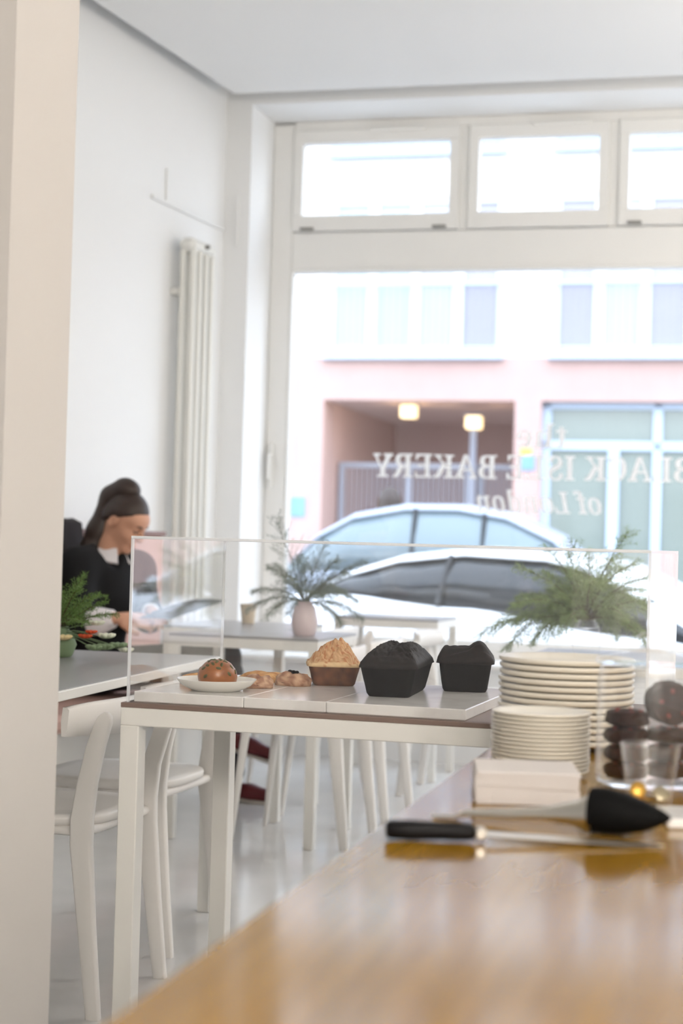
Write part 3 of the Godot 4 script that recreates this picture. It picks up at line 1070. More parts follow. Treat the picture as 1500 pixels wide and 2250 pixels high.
# ---------------------------------------------------------------- the reader
func build_person() -> void:
	var p := thing("person", "seated person in black sweater and white shirt reading a grey sheet", "person")
	var hc := Vector3(-0.897, 1.160, -7.03)
	var F := Vector3(0.763, -0.53, 0.365).normalized()
	var S := Vector3(-0.43, 0, 0.9).normalized()
	var U := S.cross(F).normalized()
	if U.y < 0:
		U = -U
	var HB := Basis(S, U, F)
	var at := func(f: float, u: float, s: float) -> Vector3: return hc + F * f + U * u + S * s

	var neck0 := Vector3(-0.975, 0.995, -7.06)
	var chest := Vector3(-0.985, 0.86, -7.07)
	var sh_r := Vector3(-1.075, 0.965, -6.945)
	var sh_l := Vector3(-0.865, 0.955, -7.17)
	var el_r := Vector3(-1.050, 0.735, -6.85)
	var wr_r := Vector3(-0.895, 0.765, -6.80)
	var el_l := Vector3(-0.80, 0.755, -7.12)
	var wr_l := Vector3(-0.775, 0.79, -6.955)
	var hip := Vector3(-1.025, 0.545, -7.10)
	var hip_r := Vector3(-1.00, 0.535, -7.01)
	var hip_l := Vector3(-0.97, 0.53, -7.17)
	var kn_r := Vector3(-0.475, 0.605, -7.02)
	var kn_l := Vector3(-0.47, 0.53, -7.13)
	var an_r := Vector3(-0.425, 0.315, -6.99)
	var an_l := Vector3(-0.430, 0.09, -7.10)

	var body := Geo.new()
	var b := Blend.new()
	b.chain([hip, Vector3(-1.03, 0.68, -7.09), chest, Vector3(-0.985, 0.94, -7.06)], [0.115, 0.10, 0.11, 0.085], 0.05)
	b.cap(sh_r, sh_l, 0.055, 0.055, 0.05)
	b.chain([sh_r, el_r, wr_r], [0.05, 0.038, 0.026], 0.02)
	b.chain([sh_l, el_l, wr_l], [0.05, 0.038, 0.026], 0.02)
	b.chain([hip_r, kn_r, an_r], [0.082, 0.055, 0.036], 0.02)
	b.chain([hip_l, kn_l, an_l], [0.082, 0.055, 0.036], 0.02)
	b.into(body, 0.014)
	# head and neck
	b = Blend.new()
	b.egg(at.call(-0.012, 0.030, 0.0), Vector3(0.072, 0.088, 0.092), HB, 0.02)
	b.egg(at.call(0.028, -0.042, 0.0), Vector3(0.056, 0.072, 0.060), HB, 0.03)
	b.egg(at.call(0.066, -0.100, 0.0), Vector3(0.022, 0.018, 0.020), HB, 0.03)
	b.egg(at.call(0.058, 0.030, 0.0), Vector3(0.054, 0.038, 0.030), HB, 0.03)
	b.cap(at.call(0.085, 0.016, 0.0), at.call(0.106, -0.026, 0.0), 0.007, 0.010, 0.012)
	b.egg(at.call(0.100, -0.032, 0.0), Vector3(0.015, 0.008, 0.012), HB, 0.010)
	b.egg(at.call(0.086, -0.062, 0.0), Vector3(0.021, 0.006, 0.010), HB, 0.008)
	b.egg(at.call(0.083, -0.073, 0.0), Vector3(0.018, 0.006, 0.010), HB, 0.008)
	for s in [-1.0, 1.0]:
		b.egg(at.call(0.055, -0.030, s * 0.034), Vector3(0.024, 0.026, 0.026), HB, 0.02)
		b.egg(at.call(0.088, 0.004, s * 0.031), Vector3(0.016, 0.010, 0.012), HB, 0.012, true)
		b.egg(at.call(0.072, 0.002, s * 0.030), Vector3(0.012, 0.010, 0.012), HB, 0.004)
		b.egg(at.call(-0.018, -0.012, s * 0.073), Vector3(0.008, 0.032, 0.019), HB * Basis(Vector3.RIGHT, 0.2), 0.008)
		b.egg(at.call(-0.014, -0.010, s * 0.082), Vector3(0.006, 0.018, 0.009), HB, 0.006, true)
	b.chain([at.call(-0.030, -0.055, 0.0), neck0.lerp(at.call(-0.030, -0.055, 0.0), 0.45), neck0], [0.050, 0.047, 0.056], 0.03)
	b.into(body, 0.0042)
	# hands
	hand(body, wr_r, Vector3(1.0, -0.05, -0.10), Vector3(0.1, 0.62, 0.78), 1.0)
	hand(body, wr_l, Vector3(0.35, -0.10, 0.95), Vector3(0.2, 0.95, 0.0), -1.0)
	part("body", body, M.skin, p)

	# hair: cap cut off at the hairline, high ponytail falling behind
	var hg := Geo.new()
	b = Blend.new()
	b.egg(at.call(-0.014, 0.033, 0.0), Vector3(0.0775, 0.0935, 0.097), HB, 0.02)
	b.egg(at.call(-0.050, -0.010, 0.0), Vector3(0.070, 0.075, 0.060), HB, 0.03)
	b.clip(at.call(0.066, 0.052, 0.0), (F * 0.88 - U * 0.48).normalized())
	b.clip(at.call(-0.006, 0.012, 0.0), (F * 0.62 - U * 0.78).normalized())
	b.into(hg, 0.0055)
	b = Blend.new()
	b.egg(at.call(-0.052, 0.122, 0.0), Vector3(0.040, 0.036, 0.042), HB, 0.02)
	b.egg(at.call(-0.080, 0.102, 0.0), Vector3(0.040, 0.044, 0.044), HB, 0.03)
	b.chain([at.call(-0.085, 0.10, 0.0), at.call(-0.112, 0.045, 0.0), Vector3(-1.015, 1.115, -7.075), Vector3(-1.045, 1.035, -7.07), Vector3(-1.075, 0.97, -7.07)], [0.045, 0.048, 0.050, 0.046, 0.030], 0.03)
	b.into(hg, 0.0065)
	part("hair", hg, M.hair, p)
	for s in [-1.0, 1.0]:
		var eb := Geo.new()
		eb.tube([at.call(0.090, 0.021, s * 0.012), at.call(0.089, 0.027, s * 0.028), at.call(0.078, 0.024, s * 0.044)], [0.0028, 0.0032, 0.0018], 8)
		part("eyebrow", eb, M.hair, p)
		eb = Geo.new()
		eb.tube([at.call(0.086, 0.000, s * 0.019), at.call(0.086, -0.005, s * 0.031), at.call(0.078, -0.002, s * 0.043)], [0.0022, 0.0030, 0.0016], 8)
		part("eyelash", eb, M.hair, p)
	var lip := Geo.new()
	lip.ball(at.call(0.0905, -0.0675, 0.0), Vector3(0.019, 0.0065, 0.006), HB, 14, 8)
	part("lips", lip, mat("lip", Color(0.68, 0.40, 0.36), 0.5), p)

	# black V-neck sweater
	var sg := Geo.new()
	b = Blend.new()
	b.chain([Vector3(-1.03, 0.55, -7.09), Vector3(-1.03, 0.68, -7.085), chest, Vector3(-0.99, 0.93, -7.06)], [0.132, 0.122, 0.136, 0.105], 0.06)
	b.cap(sh_r, sh_l, 0.076, 0.074, 0.06)
	b.cap(sh_r, neck0, 0.070, 0.078, 0.04)
	b.cap(sh_l, neck0, 0.068, 0.078, 0.04)
	b.chain([sh_r, el_r, el_r.lerp(wr_r, 0.12)], [0.074, 0.058, 0.054], 0.04)
	b.chain([sh_l, el_l, el_l.lerp(wr_l, 0.75)], [0.072, 0.056, 0.046], 0.04)
	# V opening towards the front
	var fr := Vector3(0.73, 0.25, 0.64).normalized()
	b.egg(neck0 + Vector3(0.012, 0.085, 0.01), Vector3(0.070, 0.070, 0.068), Basis(), 0.012, true)
	b.cap(Vector3(-0.950, 1.055, -6.985), Vector3(-0.893, 0.945, -6.925), 0.062, 0.016, 0.008, true)
	b.into(sg, 0.010)
	part("sweater", sg, M.sweater, p)

	# white shirt: front, collar, cuff
	var wg := Geo.new()
	b = Blend.new()
	b.chain([Vector3(-0.985, 0.80, -7.06), Vector3(-0.985, 0.90, -7.055), neck0 + Vector3(0.002, 0.0, 0.0)], [0.100, 0.098, 0.064], 0.05)
	b.clip(neck0 + Vector3(0, 0.022, 0), Vector3(-0.35, 1, -0.3))
	b.into(wg, 0.009)
	b = Blend.new()
	b.chain([el_r.lerp(wr_r, 0.02), el_r.lerp(wr_r, 0.5), el_r.lerp(wr_r, 0.93)], [0.050, 0.050, 0.038], 0.03)
	b.clip(el_r.lerp(wr_r, 0.95), wr_r - el_r)
	b.into(wg, 0.007)
	b = Blend.new()
	b.chain([el_l.lerp(wr_l, 0.65), el_l.lerp(wr_l, 0.97)], [0.044, 0.037], 0.03)
	b.clip(el_l.lerp(wr_l, 0.98), wr_l - el_l)
	b.into(wg, 0.008)
	part("shirt", wg, M.shirt, p)
	# turned-down collar wings
	var cg := Geo.new()
	for s in [-1.0, 1.0]:
		var across: Vector3 = Vector3(0.68, 0, -0.73) * -s
		var a := neck0 + fr * 0.058 + Vector3(0, 0.030, 0)
		var pts := [neck0 + across * 0.066 + Vector3(0, 0.052, 0) - fr * 0.02, a + across * 0.012 + fr * 0.018, a + across * 0.034 + fr * 0.052 + Vector3(0, -0.070, 0), neck0 + across * 0.094 + Vector3(0, -0.006, 0) + fr * 0.035]
		var n0: Vector3 = (pts[1] - pts[0]).cross(pts[3] - pts[0]).normalized() * 0.004
		var r0 := PackedVector3Array()
		var r1 := PackedVector3Array()
		for q in pts:
			r0.append(q - n0)
			r1.append(q + n0)
		cg.loft([r0, r1], true, true, false)
	part("collar", cg, M.shirt, p)

	# trousers and shoes, right leg crossed over the left
	var tg := Geo.new()
	b = Blend.new()
	b.egg(hip + Vector3(0.01, -0.02, 0), Vector3(0.125, 0.10, 0.165), Basis(), 0.05)
	b.chain([hip_r, kn_r, an_r + Vector3(0, 0.02, 0)], [0.096, 0.070, 0.052], 0.03)
	b.chain([hip_l, kn_l, an_l + Vector3(0, 0.03, 0)], [0.094, 0.068, 0.054], 0.03)
	b.into(tg, 0.012)
	part("trousers", tg, M.trousers, p)
	for k in 2:
		var heel: Vector3 = [Vector3(-0.445, 0.270, -7.00), Vector3(-0.455, 0.045, -7.105)][k]
		var toe: Vector3 = [Vector3(-0.275, 0.222, -6.95), Vector3(-0.275, 0.035, -7.03)][k]
		var ank: Vector3 = [an_r, an_l][k]
		b = Blend.new()
		b.chain([heel, heel.lerp(toe, 0.6), toe], [0.036, 0.036, 0.026], 0.02)
		b.cap(heel + Vector3(0.008, 0.02, 0), ank + Vector3(0, 0.015, 0), 0.040, 0.040, 0.02)
		var dir := (toe - heel).normalized()
		var up := (Vector3.UP - dir * dir.y).normalized()
		b.clip(heel - up * 0.024, -up)
		var shg := Geo.new()
		b.into(shg, 0.008)
		var shoe := part("shoe", shg, M.shoe_leather, p)
		var sole := Geo.new()
		var c0 := heel.lerp(toe, 0.5) - up * 0.031
		var rt := dir.cross(up).normalized()
		sole.box(c0, Vector3((toe - heel).length() + 0.055, 0.014, 0.062), 0.006, Basis(dir, up, rt))
		part("sole", sole, M.shoe_sole, shoe)

	# the sheet of paper
	var pg := Geo.new()
	var rows := []
	for i in 9:
		var t := i / 8.0
		var cen := Vector3(-0.82, 0.772, -6.85).lerp(Vector3(-0.575, 0.805, -6.92), t) + Vector3(0, 0.018 * sin(t * PI), 0)
		var wv := Vector3(0.14, 0.050, -0.11) * 0.75
		var ring := PackedVector3Array()
		for q in [-1.0, -0.33, 0.33, 1.0]:
			ring.append(cen + wv * q)
		for q in [1.0, 0.33, -0.33, -1.0]:
			ring.append(cen + wv * q - Vector3(0, 0.0016, 0))
		rows.append(ring)
	pg.loft(rows)
	var paper := part("paper_sheet", pg, M.paper_grey)
	tag(paper, "dark grey printed sheet held over the table by the reader", "paper")

func hand(geo: Geo, wrist: Vector3, dir: Vector3, back: Vector3, thumb_side: float) -> void:
	# dir: towards the knuckles; back: out of the back of the hand
	var d := dir.normalized()
	var n := (back - d * back.dot(d)).normalized()
	var s := d.cross(n).normalized() * thumb_side
	var b := Blend.new()
	var palm := wrist + d * 0.055
	b.egg(palm, Vector3(0.036, 0.015, 0.048), Basis(s, n, d), 0.012)
	b.cap(wrist - d * 0.03, wrist + d * 0.02, 0.025, 0.022, 0.02)
	var lens := [0.062, 0.072, 0.068, 0.052]
	for i in 4:
		var k := palm + d * 0.040 + s * (0.027 - 0.018 * i) - n * 0.002
		var l: float = lens[i]
		var k1 := k + d * l * 0.45 - n * l * 0.16
		var k2 := k1 + d * l * 0.22 - n * l * 0.26
		var k3 := k2 + d * l * 0.05 - n * l * 0.24
		b.chain([k - d * 0.02, k, k1, k2, k3], [0.009, 0.0092, 0.0085, 0.0078, 0.0068], 0.004)
	var t0 := wrist + d * 0.030 + s * 0.026 - n * 0.006
	var t1 := t0 + d * 0.030 + s * 0.022 - n * 0.010
	var t2 := t1 + d * 0.030 + s * 0.002 - n * 0.010
	b.chain([wrist + d * 0.02 + s * 0.010, t0, t1, t2], [0.014, 0.012, 0.010, 0.008], 0.008)
	b.into(geo, 0.0034)


# ---------------------------------------------------------------- bread and cakes in the case
func bread_surface(noise: FastNoiseLite, p: Vector3, amp: float) -> float:
	return noise.get_noise_3d(p.x * 100.0, p.y * 100.0, p.z * 100.0) * amp

func rounded_ring(w: float, l: float, r: float, y: float, seg := 10) -> PackedVector3Array:
	var ring := PackedVector3Array()
	for q in 4:
		var sx := 1.0 if q in [0, 3] else -1.0
		var sz := 1.0 if q in [0, 1] else -1.0
		for k in seg:
			var a := PI / 2 * q + PI / 2 * k / (seg - 1)
			ring.append(Vector3(sx * (w / 2 - r) + cos(a) * r, y, sz * (l / 2 - r) + sin(a) * r))
	# extra points along the straight sides
	var out := PackedVector3Array()
	for i in ring.size():
		out.append(ring[i])
		var nx := ring[(i + 1) % ring.size()]
		var gap := ring[i].distance_to(nx)
		var n := int(gap / 0.006)
		for k in range(1, n):
			out.append(ring[i].lerp(nx, float(k) / n))
	return out

func loaf_side(w0: float, l0: float, w1: float, l1: float, h: float, sd: int, amp: float, ink: Callable) -> Geo:
	var g := Geo.new()
	var nz := FastNoiseLite.new()
	nz.seed = sd
	nz.frequency = 0.35
	var rings := []
	var n := 10
	for i in n + 1:
		var t := float(i) / n
		var r := rounded_ring(lerpf(w0, w1, t) - (0.006 if i == 0 else 0.0), lerpf(l0, l1, t) - (0.006 if i == 0 else 0.0), 0.014, h * t)
		for k in r.size():
			var out := Vector3(r[k].x, 0, r[k].z).normalized()
			r[k] += out * bread_surface(nz, r[k], amp)
		rings.append(r)
	# matching counts
	var m: int = rings[-1].size()
	for i in rings.size():
		rings[i] = resample(rings[i], m)
	g.loft(rings)
	if ink.is_valid():
		for i in g.v.size():
			g.c[i] = ink.call(g.v[i])
	return g

func resample(r: PackedVector3Array, m: int) -> PackedVector3Array:
	var total := 0.0
	for i in r.size():
		total += r[i].distance_to(r[(i + 1) % r.size()])
	var out := PackedVector3Array()
	var i0 := 0
	var acc := 0.0
	for k in m:
		var want := total * k / m
		while acc + r[i0].distance_to(r[(i0 + 1) % r.size()]) < want:
			acc += r[i0].distance_to(r[(i0 + 1) % r.size()])
			i0 = (i0 + 1) % r.size()
		var seg := r[i0].distance_to(r[(i0 + 1) % r.size()])
		out.append(r[i0].lerp(r[(i0 + 1) % r.size()], (want - acc) / maxf(seg, 1e-6)))
	return out

# dome over a rounded rectangle, height given by a function of (x in -1..1, z in -1..1, nearness to the rim)
func loaf_top(w: float, l: float, y: float, height: Callable, ink: Callable, lip := 0.004) -> Geo:
	var g := Geo.new()
	var rings := []
	var base := rounded_ring(w + lip * 2, l + lip * 2, 0.016, y - 0.004)
	var m := base.size()
	rings.append(resample(rounded_ring(w - 0.004, l - 0.004, 0.014, y - 0.006), m))
	rings.append(base)
	var n := 22
	for i in range(1, n + 1):
		var t := 1.0 - float(i) / n
		var r := PackedVector3Array()
		for p in base:
			var q := Vector3(p.x * t, 0, p.z * t)
			var rim := 1.0 - t
			r.append(Vector3(q.x, y + height.call(q.x / (w / 2), q.z / (l / 2), rim), q.z))
		rings.append(r)
	g.loft(rings, true, false)
	if ink.is_valid():
		for i in g.v.size():
			g.c[i] = ink.call(g.v[i])
	return g

func sr(r: float, g: float, b: float) -> Color:
	return Color(r, g, b).srgb_to_linear()

func build_baked_goods() -> void:
	var nz := FastNoiseLite.new()
	nz.seed = 21
	nz.frequency = 1.0
	nz.fractal_octaves = 4
	# --- golden cake with a craggy peak
	var spot := Vector3(-0.008, 0.772, -3.875)
	var t := thing("loaf_cake", "golden loaf cake with a craggy peaked top and brown sides", "cake", spot, 0.04)
	var side_ink := func(p: Vector3) -> Color:
		var k := clampf(0.5 + nz.get_noise_3d(p.x * 40, p.y * 40, p.z * 40) * 1.2, 0.0, 1.0)
		return sr(0.34, 0.21, 0.15).lerp(sr(0.48, 0.31, 0.21), k)
	part("side_crust", loaf_side(0.094, 0.10, 0.118, 0.128, 0.049, 3, 0.0012, side_ink), M.bread, t, true)
	var top_ink := func(p: Vector3) -> Color:
		var k := clampf(0.5 + nz.get_noise_3d(p.x * 90, p.y * 90, p.z * 90) * 1.6, 0.0, 1.0)
		var edge := maxf(absf(p.x) / 0.062, absf(p.z) / 0.068)
		var c := sr(0.76, 0.58, 0.41).lerp(sr(0.90, 0.76, 0.59), k)
		if edge > 0.88:
			c = c.lerp(sr(0.93, 0.83, 0.64), 0.6)
		if k > 0.88:
			c = sr(0.74, 0.48, 0.31)
		return c
	var peak := func(x: float, z: float, rim: float) -> float:
		var r := Vector2(x * 0.95, z * 0.9).length()
		var mound := 0.040 * (1.0 - pow(clampf(r, 0.0, 1.0), 1.7)) * smoothstep(0.0, 0.25, rim)
		var tip := 0.020 * smoothstep(0.0, 1.0, 1.0 - Vector2(x - 0.28, z * 0.8 - 0.1).length() / 0.55)
		var tip2 := 0.008 * smoothstep(0.0, 1.0, 1.0 - Vector2(x + 0.35, z - 0.3).length() / 0.5)
		var lumps := nz.get_noise_3d(x * 1.3 + 5.0, z * 1.3, 4.0) * 0.016 + nz.get_noise_3d(x * 4.0, z * 4.0, 1.0) * 0.006
		var cracks := -0.010 * exp(-pow(nz.get_noise_3d(x * 0.9, z * 0.9, 7.0) * 9.0, 2.0))
		return 0.004 + mound + tip + tip2 + (lumps + cracks) * clampf(rim * 3.0, 0.2, 1.0)
	part("crumbly_top", loaf_top(0.118, 0.128, 0.049, peak, top_ink), M.bread, t, true)

	# --- cracked chocolate loaf
	t = thing("loaf_cake", "long dark chocolate loaf with a cracked dull top", "cake", Vector3(0.132, 0.772, -3.700), -0.20)
	var none := func(_p: Vector3) -> Color: return Color.WHITE
	part("side_crust", loaf_side(0.092, 0.235, 0.122, 0.262, 0.066, 4, 0.0010, none), M.chocolate_side, t)
	var crack := func(x: float, z: float, rim: float) -> float:
		var dome := 0.046 * (1.0 - pow(1.0 - clampf(rim * 1.15, 0.0, 1.0), 2.2))
		var along := x + 0.35 * sin(z * 2.2) * 0.4
		var fiss := -0.010 * exp(-pow(along * 5.0, 2.0)) * smoothstep(0.15, 0.5, rim)
		var r2 := (absf(nz.get_noise_3d(x * 3.0, z * 6.0, 9.0)) * -0.014 + nz.get_noise_3d(x * 10.0, z * 20.0, 2.0) * 0.004) * clampf(rim * 4.0, 0.1, 1.0)
		return 0.002 + dome + fiss + r2
	part("cracked_top", loaf_top(0.122, 0.262, 0.066, crack, none, 0.003), M.chocolate_crumb, t)

	# --- chocolate loaf with ridged icing
	t = thing("loaf_cake", "dark chocolate loaf with ridged swirls of icing on top", "cake", Vector3(0.291, 0.772, -3.818), -0.10)
	part("side_crust", loaf_side(0.098, 0.116, 0.118, 0.134, 0.068, 6, 0.0010, none), M.chocolate_side, t)
	var ridge := func(x: float, z: float, rim: float) -> float:
		var dome := 0.018 * (1.0 - pow(1.0 - clampf(rim * 1.7, 0.0, 1.0), 2.0))
		var a := x * 0.8 + 0.5 * sin(z * 3.0 + x)
		var wave := absf(sin(z * 9.0 + x * 3.0)) * 0.010 * clampf(rim * 5.0, 0.0, 1.0)
		var lumps := 0.012 * maxf(0.0, cos((x - 0.5) * 4.0)) * clampf(rim * 3.0, 0.0, 1.0)
		return 0.003 + dome + wave + lumps + nz.get_noise_3d(x * 6.0, z * 6.0, 5.0) * 0.003 * rim + a * 0.0
	part("iced_top", loaf_top(0.118, 0.134, 0.068, ridge, none, 0.006), M.chocolate_crumb, t)

	# --- bun with pumpkin seeds on a plate
	var pc := on_display(0.158, 0.145, 0.772)
	var plate := Geo.new()
	plate.lathe([Vector2(0, 0.0), Vector2(0.050, 0.0), Vector2(0.055, 0.002), Vector2(0.075, 0.012), Vector2(0.0855, 0.0235), Vector2(0.0865, 0.0255), Vector2(0.0845, 0.0255), Vector2(0.073, 0.0145), Vector2(0.055, 0.0065), Vector2(0, 0.0055)], 56)
	var po := part("small_plate", plate, M.plate_white)
	po.position = pc
	tag(po, "shallow white plate under the seeded bun on marble", "plate")
	t = thing("seeded_bun", "round shiny brown bun topped with green pumpkin seeds", "bun", pc + Vector3(0.002, 0.0062, 0.0), 0.3)
	var g := Geo.new()
	var rings := []
	var rows := 22
	for i in rows + 1:
		var ph := PI * i / rows
		var ring := PackedVector3Array()
		for k in 40:
			var a := TAU * k / 40
			var dir := Vector3(sin(ph) * cos(a), -cos(ph), sin(ph) * sin(a))
			var p := dir * Vector3(0.0425, 0.0375, 0.0425)
			p.y = maxf(p.y, -0.024)
			p *= 1.0 + nz.get_noise_3d(dir.x * 1.5, dir.y * 1.5, dir.z * 1.5) * 0.05
			p.y = maxf(p.y, -0.024)
			ring.append(p + Vector3(0, 0.024, 0))
		rings.append(ring)
	g.loft(rings, false, false)
	part("crust", g, M.bun_crust, t)
	var seeds := [[0.10, 0.2], [0.28, 1.2], [0.3, 2.4], [0.33, 3.3], [0.36, 0.3], [0.38, 4.4], [0.42, 5.2], [0.5, 0.9], [0.5, 1.9], [0.52, 2.9], [0.56, 3.8], [0.55, 5.8], [0.7, 2.2], [0.75, 1.5], [0.85, 2.55], [0.95, 0.75], [1.0, 1.75], [1.05, 2.75], [1.25, 0.55], [1.5, 2.45], [1.35, 1.15], [1.2, 3.6], [1.0, 4.6], [1.1, 5.6]]
	for s in seeds:
		var dir := Vector3(sin(s[0]) * cos(s[1]), cos(s[0]), sin(s[0]) * sin(s[1]))
		var p: Vector3 = dir * Vector3(0.0425, 0.0375, 0.0425) + Vector3(0, 0.024, 0)
		var n := dir.normalized()
		var a := n.cross(Vector3(sin(s[1] * 7.0), cos(s[0] * 9.0), 0.4)).normalized()
		var sg := Geo.new()
		sg.ball(p, Vector3(0.0034, 0.0016, 0.0062), Basis(n.cross(a).normalized(), n, a), 10, 6)
		part("pumpkin_seed", sg, M.seed, t)

	# --- flat breads
	var flats := [
		[0.080, 0.275, 0.055, 0.020, 0.013, 0.05, "pale golden flat bread beside the seeded bun's plate", 0],
		[0.215, 0.255, 0.034, 0.026, 0.0165, 0.5, "floury flat bread with a folded corner, beside the plate", 1],
		[0.175, 0.420, 0.060, 0.026, 0.0125, 0.0, "long floury flat bread lying behind the others", 0],
		[0.262, 0.360, 0.042, 0.030, 0.0165, -0.3, "brown-edged flat bread with dark fruit on top, by the golden cake", 2]]
	for q in flats:
		var f := thing("flat_bread", q[6], "bread", on_display(q[0], q[1], 0.772), DISPLAY_TURN + q[5], "flat breads in the pastry case")
		g = Geo.new()
		rings = []
		var sd: float = q[0] * 50.0
		for i in 17:
			var ph := PI * i / 16
			var ring := PackedVector3Array()
			for k in 44:
				var a := TAU * k / 44
				var dir := Vector3(sin(ph) * signf(cos(a)) * pow(absf(cos(a)), 0.75), -cos(ph), sin(ph) * signf(sin(a)) * pow(absf(sin(a)), 0.75))
				var p := dir * Vector3(q[2], q[4] * 1.45, q[3])
				p *= 1.0 + nz.get_noise_3d(dir.x * 1.8 + sd, dir.y, dir.z * 1.8) * 0.20
				var fold: float = exp(-pow((p.x / q[2] - 0.15 + p.z / q[3] * 0.35) * 4.0, 2.0)) * (0.006 if q[7] != 0 else 0.002)
				if dir.y > 0:
					p.y -= fold
				p.y = maxf(p.y, -q[4] * 0.5)
				ring.append(p + Vector3(0, q[4] * 0.5, 0))
			rings.append(ring)
		g.loft(rings, false, false)
		for i in g.v.size():
			var p := g.v[i]
			var k := clampf(0.5 + nz.get_noise_3d(p.x * 60 + sd, p.y * 60, p.z * 60) * 1.4, 0.0, 1.0)
			if q[7] == 0:
				g.c[i] = sr(0.70, 0.46, 0.25).lerp(sr(0.86, 0.68, 0.46), k)
			else:
				g.c[i] = sr(0.56, 0.38, 0.29).lerp(sr(0.80, 0.66, 0.54), k)
		part("crumb", g, M.bread, f, true)
		if q[7] == 2:
			for k in 3:
				var bit := Geo.new()
				bit.ball(Vector3(-0.012 + 0.013 * k, q[4] * 1.85, -0.004 + 0.005 * k), Vector3(0.006, 0.004, 0.005), Basis(Vector3.UP, k), 8, 6)
				part("dried_fruit", bit, M.chocolate_side, f)


# ---------------------------------------------------------------- things on the counter
func ordinal(k: int) -> String:
	return ["first", "second", "third", "fourth", "fifth", "sixth", "seventh", "eighth", "ninth", "tenth", "eleventh", "twelfth", "thirteenth", "fourteenth", "fifteenth", "sixteenth"][k - 1]

